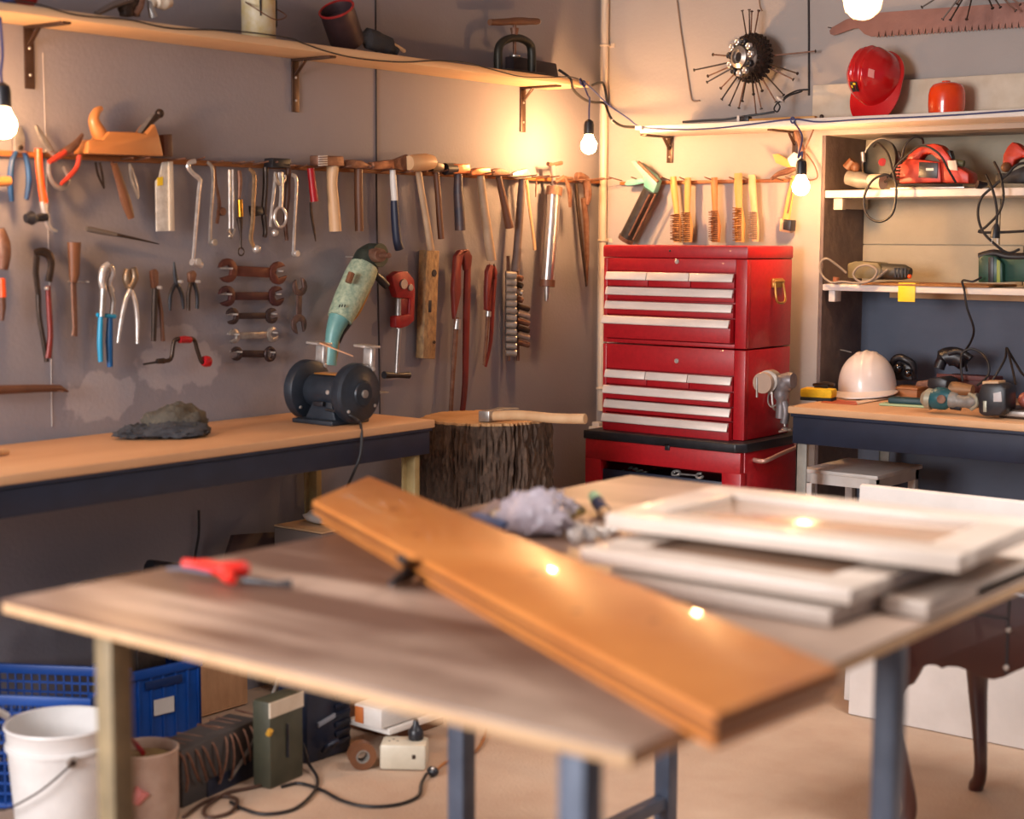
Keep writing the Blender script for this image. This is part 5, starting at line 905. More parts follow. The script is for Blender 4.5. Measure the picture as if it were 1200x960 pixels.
# small things on the table
a = Z(245, 668, TZ+.012)
t = thing('utility_knife', 'bright red handled knife with grey tip lying on the table', 'knife', (a.x, a.y, TZ)); d0 = Z(200, 666, TZ+.012); d1 = Z(290, 668, TZ+.012)
REDB = mat('bright_red_plastic', '#e62f26', .35); part(t, 'handle', REDB, tube(spline([Z(216, 660, TZ+.02), Z(240, 663, TZ+.02), Z(265, 668, TZ+.02), Z(291, 666, TZ+.02)], 4), [.008]*4+[.011]*4+[.014]*4+[.009], 10), tube([Z(265, 672, TZ+.016), Z(272, 680, TZ+.012)], [.013, .008], 8)); part(t, 'blade', mat('grey_blue_steel', '#6f7688', .4, .5), tube([Z(195, 667, TZ+.01), Z(215, 666, TZ+.012), Z(250, 672, TZ+.012)], [.004, .009, .008], 8, flat=.5, up=(0, 0, 1)), label='grey blade'); part(t, 'shank', BLACK, tube([Z(285, 680, TZ+.009), Z(325, 684, TZ+.008), Z(342, 684, TZ+.008)], [.006, .004, .007], 8))
a = Z(474, 676, TZ+.014); t = thing('clamp', 'small black clamp wedged on the table against the orange boards', 'clamp', (a.x, a.y, TZ)); part(t, 'jaw', BLACK, tube([Z(458, 685, TZ+.009), Z(474, 676, TZ+.014), Z(488, 664, TZ+.022)], [.005, .012, .013], 10)); part(t, 'screw', DARKST, tube([Z(470, 655, TZ+.06), Z(486, 668, TZ+.02)], [.008, .011], 10))
# plastic bag and tools
BAG = mat('cloudy_plastic_bag', '#bdb2b8', .3, 0, '#8e8590', 20, .9, .4, 60, alpha=.85)
a = Z(626, 607, TZ+.03); t = thing('plastic_bag', 'crumpled cloudy plastic bag between the boards and stump', 'bag', (a.x, a.y, TZ))
vs, fs = crumple((0, 0, 0), .075, .055, .055, 11, .024, n=4); part(t, 'bag', BAG, ([v+V((a.x, a.y, TZ+.008)) for v in vs], fs), ang=60)
vs, fs = crumple((0, 0, 0), .05, .04, .035, 4, .03, n=4); a2 = Z(645, 598, TZ+.02); part(t, 'fold', BAG, ([v+V((a2.x, a2.y, TZ+.009)) for v in vs], fs), ang=60)
t = thing('screwdriver', 'blue handled screwdriver lying in front of the plastic bag', 'screwdriver', Z(580, 612, TZ)); part(t, 'handle', mat('steel_blue_grip', '#4a5f86', .4), tube([Z(554, 607, TZ+.016), Z(562, 609, TZ+.018), Z(594, 618, TZ+.015)], [.009, .014, .011], 12)); part(t, 'shaft', STEEL, tube([Z(594, 618, TZ+.012), Z(640, 626, TZ+.006)], [.004, .003], 8)); part(t, 'ferrule', BRASSY if 'BRASSY' in globals() else mat('brass', '#c9922f'), tube([Z(592, 617, TZ+.014), Z(604, 620, TZ+.012)], [.01, .007], 10))
t = thing('spatula', 'pale flat scraper lying behind the blue screwdriver', 'scraper', Z(575, 597, TZ)); part(t, 'blade', mat('pale_blade', '#b4a8aa', .3, .6), prism([Z(558, 604, TZ+.006), Z(566, 607, TZ+.006), Z(590, 590, TZ+.02), Z(580, 586, TZ+.02)], (0, 0, .003))); part(t, 'handle', mat('cream_handle', '#cdb894', .5), tube([Z(580, 604, TZ+.012), Z(600, 608, TZ+.014), Z(622, 606, TZ+.014)], [.01, .013, .012], 10))
t = thing('pliers', 'dark rimmed tool with olive handle right of the plastic bag', 'pliers', Z(665, 598, TZ)); part(t, 'arm', mat('dark_blue_arm', '#1d2238', .4), tube(spline([Z(645, 594, TZ+.03), Z(660, 590, TZ+.03), Z(672, 592, TZ+.025), Z(682, 600, TZ+.012)], 4), .007, 8)); part(t, 'handle', mat('olive_handle', '#7b6426', .5), tube(spline([Z(645, 608, TZ+.012), Z(660, 606, TZ+.014), Z(682, 598, TZ+.012)], 4), .009, 8), label='olive handle'); part(t, 'lens', BAG, prism([Z(650, 600, TZ+.012), Z(668, 599, TZ+.012), Z(672, 594, TZ+.02), Z(655, 595, TZ+.02)], (0, 0, .004)))
t = thing('marker_bottle', 'small bottle with pale green cap and dark body near the table back edge', 'bottle', Z(700, 592, TZ)); a = Z(697, 583, TZ+.03); b = Z(708, 600, TZ+.014); part(t, 'body', mat('dark_blue_body', '#26304a', .4), tube([a+(b-a)*.3, b], [.014, .014], 14)); part(t, 'cap', mat('pale_green_cap', '#8fb08c', .5), tube([a-(b-a)*.1, a+(b-a)*.35], [.012, .015], 14), label='pale green cap'); part(t, 'tip', WOODL, tube([b, b+(b-a)*.3], [.012, .008], 12), label='tan tip')
for i, (x, y, s) in enumerate(((677, 620, .013), (673, 628, .012), (676, 632, .011), (690, 624, .014), (694, 628, .012), (705, 623, .009), (714, 622, .009), (721, 621, .011), (708, 628, .008), (699, 619, .009))):
    p = Z(x, y, TZ+s*.6); single('chrome_fitting', 'one of the shiny metal fittings in a heap on the table before the frame doors', 'fitting', BRIGHT, ring(p, s*.75, s*.4, (random.uniform(-1, 1), random.uniform(-1, 0), 1), 12, 7), cyl(p, p+V((random.uniform(-.01, .01), random.uniform(-.01, .01), s)), s*.5, seg=8), group='shiny fittings on the table')
# ================================================================ ON THE FLOOR, UNDER THE LEFT BENCH
# carved table
MAH = mat('dark_mahogany', '#4a1c14', .35, 0, '#35120e', 6, .8, .03, 40, (1, 1, .2), coat=.25)
t = thing('carved_table', 'dark mahogany table with curved cabriole legs at the lower right', 'table', (2.5, -1.55, 0))
FY, BY = -1.79, -1.31
ap = [(1044, 792), (1050, 800), (1060, 806), (1068, 803), (1073, 795), (1080, 782), (1088, 779.5), (1097, 780), (1103, 784), (1110, 781.5), (1122, 782), (1136, 787), (1148, 794), (1164, 797), (1176, 794), (1190, 787), (1205, 781), (1230, 780), (1260, 790), (1290, 812)]
lo = [B(x, y, FY) for x, y in ap]; xr = lo[-1].x
poly = lo+[V((xr, FY, .67)), V((lo[0].x, FY, .67))]
part(t, 'front_apron', MAH, prism(poly, (0, .022, 0), .003)); xl = lo[0].x
part(t, 'side_panel', MAH, bx(xl, xl+.02, FY+.02, BY, .44, .67, .003)); part(t, 'side_panel', MAH, bx(xr-.02, xr, FY+.02, BY, .44, .67, .003)); part(t, 'back_panel', MAH, bx(xl, xr, BY-.02, BY, .46, .67, .003)); part(t, 'tabletop', MAH, bx(xl-.02, xr+.02, FY-.02, BY+.02, .67, .69, .006))
sx = B(1180, 770, FY).x; part(t, 'drawer_line', BLACK, bx(sx-.0025, sx+.0025, FY-.002, FY+.002, .45, .67), bx(xl+.12, sx, FY-.002, FY+.002, .575, .58)); kb = B(1180, 782, FY); part(t, 'knob', BRIGHT, cyl(kb+V((0, .001, 0)), kb+V((0, -.008, 0)), .006)); kb = B(1183, 738, FY); part(t, 'knob', STEEL, cyl(kb+V((0, .001, 0)), kb+V((0, -.008, 0)), .006))
def cab(x, y, dx, dy, top=.5):
    pts = [(.0, .0, top, .03), (.006, .006, top-.08, .036), (.02, .02, top-.14, .034), (.018, .018, top-.22, .026), (.004, .004, top-.32, .02), (-.008, -.008, .09, .0165), (-.006, -.006, .04, .017), (.006, .006, .015, .02), (.01, .01, .001, .019)]
    return part(t, 'leg', MAH, tube(spline([V((x+a*dx, y+b*dy, z)) for a, b, z, r in pts], 4), [r for q in range(len(pts)-1) for r in [pts[q][3]+(pts[q+1][3]-pts[q][3])*k/4 for k in range(4)]]+[pts[-1][3]], 16))
cab(xl+.03, FY+.025, -1.6, -1); cab(xl+.045, BY-.03, -1, 1); cab(xr-.03, FY+.03, 1, -1); cab(xr-.03, BY-.03, 1, 1)
# white bucket
WH = mat('white_bucket_plastic', '#dcd9d6', .4, 0, '#cfcbc8', 10, .6); c = V((.635, -3.06, 0)); R0 = .125
t = thing('bucket', 'white plastic bucket standing beside the ochre table leg under the left corner', 'bucket', c)
part(t, 'pail', WH, lathe([(.001, .001), (.1, .001), (.103, .004), (R0-.004, .24), (R0+.002, .242), (R0+.002, .25), (R0-.003, .252), (R0, .287), (R0+.004, .292), (R0+.002, .297), (R0-.004, .295), (R0-.006, .24), (.099, .01), (.001, .01)], c, (0, 0, 1), 48))
dd = (CAM-c).xy.normalized(); sd = V((-dd.y, dd.x, 0)); d3 = V((dd.x, dd.y, 0))
q = c+(d3*.96-sd*-.2).normalized()*R0+V((0, 0, .235)); lug = part(t, 'handle_lug', STEEL, cyl(q-d3*.004, q+d3*.008, .014), label='steel handle lug'); part(lug, 'rivet', DARKST, cyl(q+d3*.008, q+d3*.012, .007))
part(t, 'bail', DARKST, tube(spline([q+d3*.01, c-sd*.06+d3*.135+V((0, 0, .17)), c-sd*.15+d3*.06+V((0, 0, .12)), c-sd*.16-d3*.05+V((0, 0, .2)), c-sd*.127-d3*.02+V((0, 0, .245))], 6), .0025, 6)); part(t, 'grip', WH, tube(spline([c-sd*.12-d3*.06+V((0, 0, .3)), c-sd*.145-d3*.04+V((0, 0, .32)), c-sd*.155+V((0, 0, .3)), c-sd*.145+d3*.02+V((0, 0, .27))], 4), .009, 8))
# blue crates
BLU = mat('blue_crate_plastic', '#0f4a9c', .4, 0, '#0c3f8a', 10, .6)
def crate(label, c, sx, sy, h, ang, grid, tag):
    Rz = Matrix.Rotation(ang, 3, 'Z'); c = V(c); t = thing('crate', label, 'crate', c)
    def b(x0, x1, y0, y1, z0, z1, bev=.002): return box(c+Rz @ V(((x0+x1)/2, (y0+y1)/2, 0))+V((0, 0, (z0+z1)/2)), (abs(x1-x0), abs(y1-y0), abs(z1-z0)), bev, Rz)
    X, Y = sx/2, sy/2
    part(t, 'base', BLU, b(-X, X, -Y, Y, .002, .012))
    part(t, 'rim', BLU, b(-X-.008, X+.008, -Y-.008, -Y+.006, h-.025, h), b(-X-.008, X+.008, Y-.006, Y+.008, h-.025, h), b(-X-.008, -X+.006, -Y, Y, h-.025, h), b(X-.006, X+.008, -Y, Y, h-.025, h))
    for (x0, x1, y0, y1, ax_) in ((-X, X, -Y, -Y+.004, 0), (-X, X, Y-.004, Y, 0), (-X, -X+.004, -Y, Y, 1), (X-.004, X, -Y, Y, 1)):
        sh = []
        if grid:
            n = 11; m_ = int((sx if ax_ == 0 else sy)/.022)
            for k in range(n): z = .012+(h-.035)*k/(n-1); sh.append(b(x0, x1, y0, y1, z, z+.006, .0))
            for k in range(m_+1):
                f = k/m_
                sh.append(b(x0+(x1-x0)*f-.002, x0+(x1-x0)*f+.002, y0, y1, .01, h-.02, 0) if ax_ == 0 else b(x0, x1, y0+(y1-y0)*f-.002, y0+(y1-y0)*f+.002, .01, h-.02, 0))
        else:
            sh.append(b(x0, x1, y0, y1, .01, h-.02, 0))
            for k in range(7):
                f = k/6
                sh.append(b(x0+(x1-x0)*f-.004, x0+(x1-x0)*f+.004, y0-.004, y1+.004, .01, h-.02, .001) if ax_ == 0 else b(x0-.004, x1+.004, y0+(y1-y0)*f-.004, y0+(y1-y0)*f+.004, .01, h-.02, .001))
        part(t, 'side', BLU, *sh)
    if tag: part(t, 'label', WHITEP, b(X+.006, X+.008, -.035, .03, h*.45, h*.63, .0), label='white paper label'); part(t, 'hand_grip', mat('dark_blue', '#082a5c', .5), b(X+.002, X+.007, -.06, .06, h*.76, h*.86, .003))
    return t
crate('blue slatted crate with a white label on its end, under the left bench', (.205, -2.455, 0), .15, .24, .245, -.1, False, True)
crate('open blue grid-sided crate behind the white bucket', (.28, -2.88, 0), .4, .28, .295, .55, True, False)
# beige paint drum
c = V((.655, -2.83, 0)); t = thing('paint_tin', 'beige stained paint tin right of the ochre table leg', 'paint tin', c)
part(t, 'tin', mat('stained_tin', '#c7b3a2', .5, .1, '#8e6a58', 7, 1, .05), lathe([(.001, .002), (.078, .002), (.081, .006), (.081, .17), (.083, .174), (.083, .18), (.079, .182), (.076, .175), (.076, .15), (.001, .15)], c, (0, 0, 1), 36)); part(t, 'dried_paint', mat('dried_paint', '#5b3a2c', .6, 0, '#8e7a4a', 30, 1), lathe([(.001, .158), (.07, .156), (.075, .151)], c, (0, 0, 1), 24, cap=False), box(c+V((0, 0, .158)), (.04, .03, .01), .003)); part(t, 'paint_splash', mat('rose_splash', '#c2726c', .5), lathe([(.0815, .05), (.0817, .09)], c, (0, 0, 1), 36, cap=False) if False else tube([c+V((.045, -.069, .07)), c+V((.06, -.056, .1))], [.014, .02], 8)); a = c+V((-.02, -.01, .175)); part(t, 'brush', REDTOOL, tube([a+V((-.04, .02, .01)), a+V((.05, -.02, .004))], [.005, .007], 8))
# chip board, grey basket of rods
OSB = mat('chipboard_side', '#d3a37a', .7, 0, '#a87a54', 30, 1, .2, 60, (1, 1, .3)); 
t = thing('wooden_box', 'weathered pale wooden box above the tangle of rods under the bench', 'box', (.1, -2.2, .1)); a = L(214, 792, .125); b = L(290, 788, .125); q0, q1 = max(.012, L(255, 836, .125).z), L(255, 775, .125).z
part(t, 'side', OSB, bx(.105, .125, a.y, b.y, q0, q1, .002)); part(t, 'side', OSB, bx(.01, .105, b.y-.018, b.y, q0, q1, .002)); part(t, 'side', OSB, bx(.01, .105, a.y, a.y+.018, q0, q1, .002)); part(t, 'base', OSB, bx(.01, .125, a.y, b.y, q0-.006, q0, .001))
GB = mat('grey_basket', '#4f4845', .7, 0, '#3c3735', 12, .8)
t = thing('grey_box', 'grey box below the wooden box with bent rods hanging over it', 'box', (.5, -2.55, 0)); a = Z(214, 948, 0); b = Z(304, 906, 0); n = V((b.y-a.y, -(b.x-a.x), 0)).normalized()
part(t, 'box', GB, prism([a, b, b-n*.1, a-n*.1], (0, 0, .15), .004)); part(t, 'skirt', NAVY, prism([a+(b-a)*.3+n*.003, b+n*.003, b+n*.001, a+(b-a)*.3+n*.001], (0, 0, .045), 0))
for k in range(11):
    f = k/10; p = a+(b-a)*f+n*.012; s = random.uniform(-.1, .1)
    single('bent_rod', 'thin rusty bent rod among those draped over the grey box', 'rod', RUST, tube(spline([p+(b-a)*(s*.9)+V((0, 0, .02+.05*random.random())), p+n*.004+V((0, 0, .09)), p-(b-a)*s*.6-n*.02+V((0, 0, .143)), p-(b-a)*s*1.2-n*.12+V((0, 0, .148))], 4), .0035, 6), group='bent rods over the grey box')
# olive can, tool case, roll, boards
t = thing('jerry_can', 'olive metal can with a beige taped top between rods and tool case', 'can', (.66, -2.45, 0)); a = Z(317, 926, 0); b = Z(356, 909, 0); n = V((b.y-a.y, -(b.x-a.x), 0)).normalized(); OLC = mat('olive_can_paint', '#4a4a3a', .5, .1, '#3a3a2e', 14, .8)
part(t, 'body', OLC, prism([a, b, b-n*.06, a-n*.06], (0, 0, .232), .006)); part(t, 'tape', CREAMP, prism([a+n*.002+V((0, 0, .19)), b+n*.002+V((0, 0, .19)), b-n*.003+V((0, 0, .19)), a-n*.003+V((0, 0, .19))], (0, 0, .04), 0), label='beige tape band'); mid = a+(b-a)*.5+n*.003; part(t, 'pressed_groove', BLACK, tube([mid+V((0, 0, .07)), mid+V((0, 0, .16))], .004, 6)); part(t, 'spout', mat('amber_cap', '#b98a2c', .5), cyl(a+n*.004-(b-a)*.08+V((0, 0, .15)), a+n*.012-(b-a)*.08+V((0, 0, .165)), .008), label='yellow cap')
t = thing('tool_case', 'dark blue ribbed plastic tool case standing on end beside the olive can', 'tool case', (.66, -2.2, 0)); a = Z(360, 897, 0); b = Z(412, 880, 0); n = V((b.y-a.y, -(b.x-a.x), 0)).normalized(); CASE = mat('navy_case_plastic', '#1a2338', .4, 0, '#141b2c', 20, .5)
part(t, 'shell', CASE, prism([a, b, b-n*.12, a-n*.12], (0, 0, .22), .01)); part(t, 'rib', CASE, *[prism([a+(b-a)*.62+n*.006+V((0, 0, .03+k*.026)), a+(b-a)*.95+n*.006+V((0, 0, .036+k*.026)), a+(b-a)*.95+V((0, 0, .036+k*.026)), a+(b-a)*.62+V((0, 0, .03+k*.026))], (0, 0, .012), .001) for k in range(7)]); part(t, 'latch', mat('grey_latch', '#8a909c', .4), prism([a+(b-a)*.22+n*.008+V((0, 0, .098)), a+(b-a)*.6+n*.008+V((0, 0, .112)), a+(b-a)*.6+V((0, 0, .112)), a+(b-a)*.22+V((0, 0, .098))], (0, 0, .012), .001), label='grey latch'); part(t, 'handle', CASE, tube(spline([a+(b-a)*.3+n*.01+V((0, 0, .03)), a+(b-a)*.3+n*.03+V((0, 0, .05)), a+(b-a)*.5+n*.03+V((0, 0, .055)), a+(b-a)*.5+n*.01+V((0, 0, .035))], 4), .007, 8))
a = Z(424, 884, .04); t = thing('tape_roll', 'roll of brown tape standing on edge by the tool case', 'tape roll', (a.x, a.y, 0)); ad = V((.75, -.55, 0)).normalized(); part(t, 'roll', WOODB, lathe([(.018, -.018), (.037, -.018), (.037, .018), (.018, .018), (.018, -.018)], (a.x, a.y, .038), ad, 30, cap=False)); part(t, 'core', mat('grey_card', '#7d766e', .7), lathe([(.015, -.0185), (.0185, -.0185), (.0185, .0185), (.015, .0185), (.015, -.0185)], (a.x, a.y, .038), ad, 24, cap=False))
p = Z(432, 862, .06); q_ = Z(505, 838, .06); single('white_board_offcut', 'white laminated board resting on the floor clutter beside the tape roll', 'board', SHELFWH, beam(V((p.x, p.y, .085)), V((q_.x-.0, q_.y, .085)), .16, .018)); single('wooden_offcut', 'brown wooden offcut supporting the white laminated board', 'offcut', WOODB, bx(.42, .72, -1.78, -1.98, .001, .075, .003))
t = thing('white_carton', 'white and orange carton lying on the white laminated board', 'box', (.63, -1.9, .095)); p = Z(440, 845, .11); part(t, 'carton', WHITEP, box((p.x-.01, p.y+.08, .125), (.1, .2, .055), .003)); part(t, 'flap', mat('brown_orange_card', '#b5642e', .6), box((p.x-.04, p.y-.022, .125), (.03, .004, .045), .001), label='orange end flap')
# socket block with plug
a = Z(474, 898, 0); t = thing('socket_block', 'cream power socket block with a black plug on the floor', 'power strip', (a.x, a.y, 0)); SB = mat('cream_socket_plastic', '#cfc6b2', .4, 0, '#beb49f', 12, .6); Rz = Matrix.Rotation(.62, 3, 'Z'); part(t, 'housing', SB, box((a.x, a.y, .037), (.125, .085, .07), .008, Rz)); part(t, 'plug', BLACK, lathe([(.019, 0), (.021, .004), (.021, .022), (.016, .03), (.009, .04), (.006, .055)], V((a.x, a.y, .072))+Rz @ V((.03, .012, 0)), (0, 0, 1), 18)); part(t, 'pin_hole', BLACK, *[cyl(V((a.x, a.y, .0718))+Rz @ V((x, y, 0)), V((a.x, a.y, .0728))+Rz @ V((x, y, 0)), .003, seg=8) for x, y in ((-.04, -.008), (-.03, .008), (-.018, -.006))], label='dark socket holes')
part(t, 'side_screw', DARKST, box(V((a.x, a.y, .04))+Rz @ V((.03, -.0425, 0)), (.01, .002, .012), .001, Rz))
def fl(px, py, z=.006): return Z(px, py, z)
single('power_cable', 'black mains cable snaking over the sandy floor to the shiny connector', 'cable', CABLE, tube(spline([fl(270, 940), fl(285, 948), fl(310, 954), fl(345, 948), fl(368, 928), fl(372, 912), fl(362, 895, .02), fl(355, 870, .06)], 6), .0045, 7), tube(spline([fl(330, 922), fl(350, 918), fl(375, 925), fl(400, 938), fl(430, 945), fl(465, 943), fl(490, 933), fl(494, 918), fl(500, 907, .012)], 6), .0045, 7))
a = fl(507, 904, .014); t = thing('cable_connector', 'shiny black cable connector beside the cream socket block', 'connector', (a.x, a.y, 0)); part(t, 'body', BLACK, ball(a, .014, sc=(1.3, 1, .95))); part(t, 'cap', BRIGHT, ball(a+V((.006, -.006, .01)), .005))
single('ochre_cable', 'ochre cable running from the connector towards the blue table leg', 'cable', mat('ochre_cable', '#a36a3c', .5), tube(spline([fl(512, 903, .012), fl(520, 895), fl(533, 889), fl(548, 885), fl(558, 880), fl(566, 868), fl(570, 855)], 6), .0045, 7)); single('looped_cable', 'brown looped cable piled on the floor beside the grey box', 'cable', mat('brown_cable', '#4a3226', .5), tube(spline([fl(215, 958), fl(240, 940), fl(262, 933), fl(278, 938), fl(270, 952), fl(245, 958), fl(240, 948), fl(265, 930), fl(300, 922), fl(322, 915), fl(335, 905, .02)], 6), .005, 7)); single('grey_hose', 'thin grey hose hanging down between the grey box and olive can', 'hose', mat('grey_cord', '#857b72'), tube(spline([fl(268, 915, .02), fl(285, 890, .06), fl(300, 860, .11), fl(312, 830, .17), fl(322, 808, .22), fl(326, 795, .26)], 6), .005, 7))
# things standing on a low shelf board behind the table's far edge
single('dark_board', 'dark brown board leaning on the wall under the bench', 'board', mat('dark_brown_board', '#3a2624', .6), prism([L(250, 690, .12), L(330, 690, .12), L(330, 623, .06), L(270, 627, .06)], (.018, 0, .003), .002))
t = thing('carton_box', 'plain brown-grey carton by the wall under the bench end', 'box', (.15, -1.75, 0)); part(t, 'carton', mat('grey_carton', '#6d5f58', .7), bx(.09, .3, -1.86, -1.58, .002, .53, .004)); part(t, 'flap', WOODL, bx(.09, .3, -1.86, -1.58, .531, .536, .001), label='ochre top flap')
a = Z(400, 628, .56); t = thing('white_cloth', 'crumpled white plastic cloth on the carton under the bench', 'cloth', (.2, -1.72, .537)); vs, fs = crumple((0, 0, 0), .1, .07, .035, 21, .02, n=3); part(t, 'cloth', WHITEP, ([v+V((.2, -1.72, .538)) for v in vs], fs), ang=60)
t = thing('black_machine', 'dark power tool standing up out of the labelled blue crate under the bench', 'power tool', (.2, -2.55, 0)); part(t, 'body', mat('maroon_dark', '#33191c', .5), box((.2, -2.5, .43), (.16, .18, .12), .02)); part(t, 'arm', BLACK, tube([V((.2, -2.44, .5)), V((.22, -2.3, .47)), V((.22, -2.2, .46))], [.03, .024, .02], 10)); part(t, 'knob', BLACK, ball((.22, -2.66, .45), .06, sc=(1, 1, 1))); part(t, 'stand', DARKST, bx(.165, .245, -2.52, -2.42, .013, .38, .005))
single('hanging_wire', 'thin dark wire hanging on the wall below the left workbench', 'wire', CABLE, tube(spline([L(233, 598, .02), L(233, 625, .02), L(229, 650, .02), L(227, 670, .02)], 5), .004, 6))
# ================================================================ ON THE LEFT SHELF, AND THE STRING LIGHT CABLES
SZ = 2.0085
def sp(px, x=.1): p = L(px, 30, x); return V((x, p.y, SZ))
def lp(px, py, x=.1): return L(px, py, x)
c = sp(303, .1); kk = mpp(c); r = 20*kk
t = thing('paint_can', 'white and yellow dripped paint can upright on the left wall shelf', 'paint can', c); part(t, 'can', mat('dripped_paint', '#c9c3b4', .5, 0, '#b4953c', 22, 1.2, .1), lathe([(.001, 0), (r*.98, 0), (r, .003), (r*.99, .13), (r*1.04, .133), (r*1.04, .14), (r*.98, .142), (r*.9, .136), (.001, .136)], c, (0, 0, 1), 32)); part(t, 'drip', BLACK, tube([c+V((.042, -.03, .135)), c+V((.043, -.031, .07))], [.004, .002], 6), tube([c+V((.025, .048, .13)), c+V((.02, .05, .05)), c+V((.02, .051, .045))], [.004, .006, .003], 6), label='dark drip'); part(t, 'bail', RUST, tube(spline([c+V((0, r*1.0, .11)), c+V((.05, r*1.3, .08)), c+V((.07, 0, .06)), c+V((.05, -r*1.3, .09)), c+V((0, -r, .11))], 5), .002, 6)); part(t, 'paint_skin', YEL, lathe([(.001, .1375), (r*.85, .138)], c, (0, 0, 1), 20, cap=False))
a, b = lp(378, 8, .1), lp(415, 44, .1); b = V((b.x, b.y, SZ+.05)); ax_ = (a-b).normalized(); ax_ = V((.15, -.55, .75)).normalized(); base = V((.1, lp(408, 40, .1).y, SZ+.03))
t = thing('tipped_can', 'dark maroon paint can tilted on the left wall shelf behind a brush', 'paint can', (base.x, base.y, SZ)); part(t, 'can', mat('maroon_tin', '#4a3436', .45, .3, '#33262a', 20, .8), lathe([(.001, -.0), (.052, 0), (.055, .004), (.055, .115), (.057, .118), (.057, .124), (.053, .125), (.05, .118), (.05, .09), (.001, .09)], base, ax_, 32)); part(t, 'red_rim', REDTOOL, ring(base+ax_*.124, .055, .004, ax_, 30, 6), label='red stained rim')
t = thing('paint_brush', 'dark bristled paint brush with a pale handle tip in front of the tilted can', 'brush', sp(440, .12)); part(t, 'bristles', mat('dark_cloth', '#2b2c30'), tube(spline([lp(418, 44, .14), lp(430, 45, .14), lp(446, 50, .14), lp(460, 56, .14), lp(466, 60, .14)], 4), [.02]*4+[.034]*4+[.03]*4+[.02]*4+[.012], 12, flat=.6, up=(1, 0, 0))); part(t, 'handle', WOODL, tube([lp(450, 45, .15), lp(466, 54, .15), lp(474, 60, .15)], [.004, .005, .007], 8), label='pale handle')
t = thing('caulking_tool', 'dark hand tool with a round pale knob on the shelf at upper left', 'tool', sp(160, .1)); part(t, 'arm', mat('grey_brown_steel', '#6b5f5a', .5, .5), tube([lp(113, 16, .14), lp(130, 7, .14), lp(152, -1, .14)], [.012, .016, .02], 8, flat=.6)); part(t, 'clamp', DARKST, tube(spline([lp(142, 12, .14), lp(152, 6, .14), lp(160, 2, .14), lp(158, 18, .14)], 4), .014, 10), box(lp(148, 13, .14), (.03, .03, .03), .005)); part(t, 'bracket', RUST, tube(spline([lp(166, -2, .15), lp(164, 8, .15), lp(158, 17, .15)], 4), .01, 8)); part(t, 'post', STEEL, tube([lp(180, 20, .14), lp(176, 8, .14), lp(176, 0, .14)], [.012, .009, .01], 10)); part(t, 'knob', CREAMP, tube(spline([lp(176, 4, .14), lp(182, 0, .14), lp(190, 1, .14), lp(196, -2, .14)], 4), [.014]*4+[.022]*4+[.026]*4+[.014], 12), label='pale round knob')
t = thing('red_cloth', 'red and blue cloth bundle at the left end of the wall shelf', 'cloth', sp(5, .15)); vs, fs = crumple((0, 0, 0), .05, .07, .03, 31, .03, n=3); part(t, 'cloth', mat('red_cloth', '#a3232a', .9), ([v+V((.12, lp(12, 3, .12).y, SZ+.001)) for v in vs], fs), ang=60); vs, fs = crumple((0, 0, 0), .03, .04, .025, 33, .03, n=3); part(t, 'fold', mat('blue_cloth', '#2d3f7a', .9), ([v+V((.18, lp(3, 6, .18).y, SZ+.001)) for v in vs], fs), ang=60)
# screw press
CLM = mat('clamp_green_black', '#2b2a26', .45, .5, '#3e3a30', 25, .7); o = .1
t = thing('screw_press', 'old iron screw press with wooden cross handle on the shelf near the corner', 'screw press', sp(604, o)); 
part(t, 'frame', CLM, tube(spline([lp(584, 86, o), lp(584, 60, o), lp(588, 50, o), lp(598, 45, o), lp(609, 45, o), lp(619, 50, o), lp(623, 60, o), lp(623, 92, o)], 5), .014, 10, flat=1.2, up=(1, 0, 0)))
part(t, 'screw', RUST, tube([lp(603, 66, o), lp(603, 27, o)], .0065, 10)); part(t, 'collar', RUST, tube([lp(603, 42, o), lp(603, 33, o)], [.011, .016], 12)); part(t, 'pressure_plate', STEEL, cyl(lp(603.5, 67, o), lp(603.5, 64.5, o), .02)); part(t, 'cross_handle', WOODB, tube(spline([lp(574, 26, o), lp(585, 26, o), lp(603, 25, o), lp(620, 25, o), lp(631, 25, o)], 3), [.011]*3+[.012]*3+[.014]*3+[.012]*3+[.01], 12), label='brown wooden cross handle'); part(t, 'end_cap', STEEL, cyl(lp(629, 25, o), lp(632, 25, o), .01)); part(t, 'foot', CLM, bx(.05, .15, lp(582, 80, o).y, lp(627, 80, o).y, SZ, SZ+.014, .002))
single('dark_box', 'dark low box on the shelf behind the screw press', 'box', mat('brown_black_board', '#33262a', .6), prism([V((.02, lp(592, 80, .02).y, SZ)), V((.02, lp(646, 80, .02).y, SZ)), V((.02, lp(642, 80, .02).y, SZ+.07)), V((.02, lp(592, 80, .02).y, SZ+.075))], (.04, 0, 0), .002))
# string light cable over the shelf edge and across the corner
e = .204
def cz(px, d=0): # shelf front-top edge
    p = L(px, 30, e); return V((e, p.y, 2.011+d))
pts = [cz(0, .0), cz(40, .003), cz(90, -.012), cz(150, -.006), cz(200, -.014), cz(270, .002), cz(335, .004), cz(355, -.006), cz(385, -.022), cz(420, -.03), cz(470, -.024), cz(510, -.005), cz(545, .002), cz(580, -.01), cz(610, -.02), cz(640, -.012), cz(668, .002), L(683, 95, .206)]
t = thing('string_light_cable', 'thin dark string light cable draped along the left shelf to the right shelf', 'cable', pts[8]); part(t, 'cable', CABLE, tube(spline(pts, 6), .0022, 6)); e2 = [L(683, 95, .206), L(697, 107, .2), B(712, 122, -.2), B(735, 138, -.24), B(752, 149, -.252), B(790, 152, -.254), B(830, 151, -.254), B(870, 147, -.254), B(928, 140, -.254), B(960, 143, -.254), B(1010, 140, -.254), B(1100, 136, -.254), B(1220, 128, -.254)]
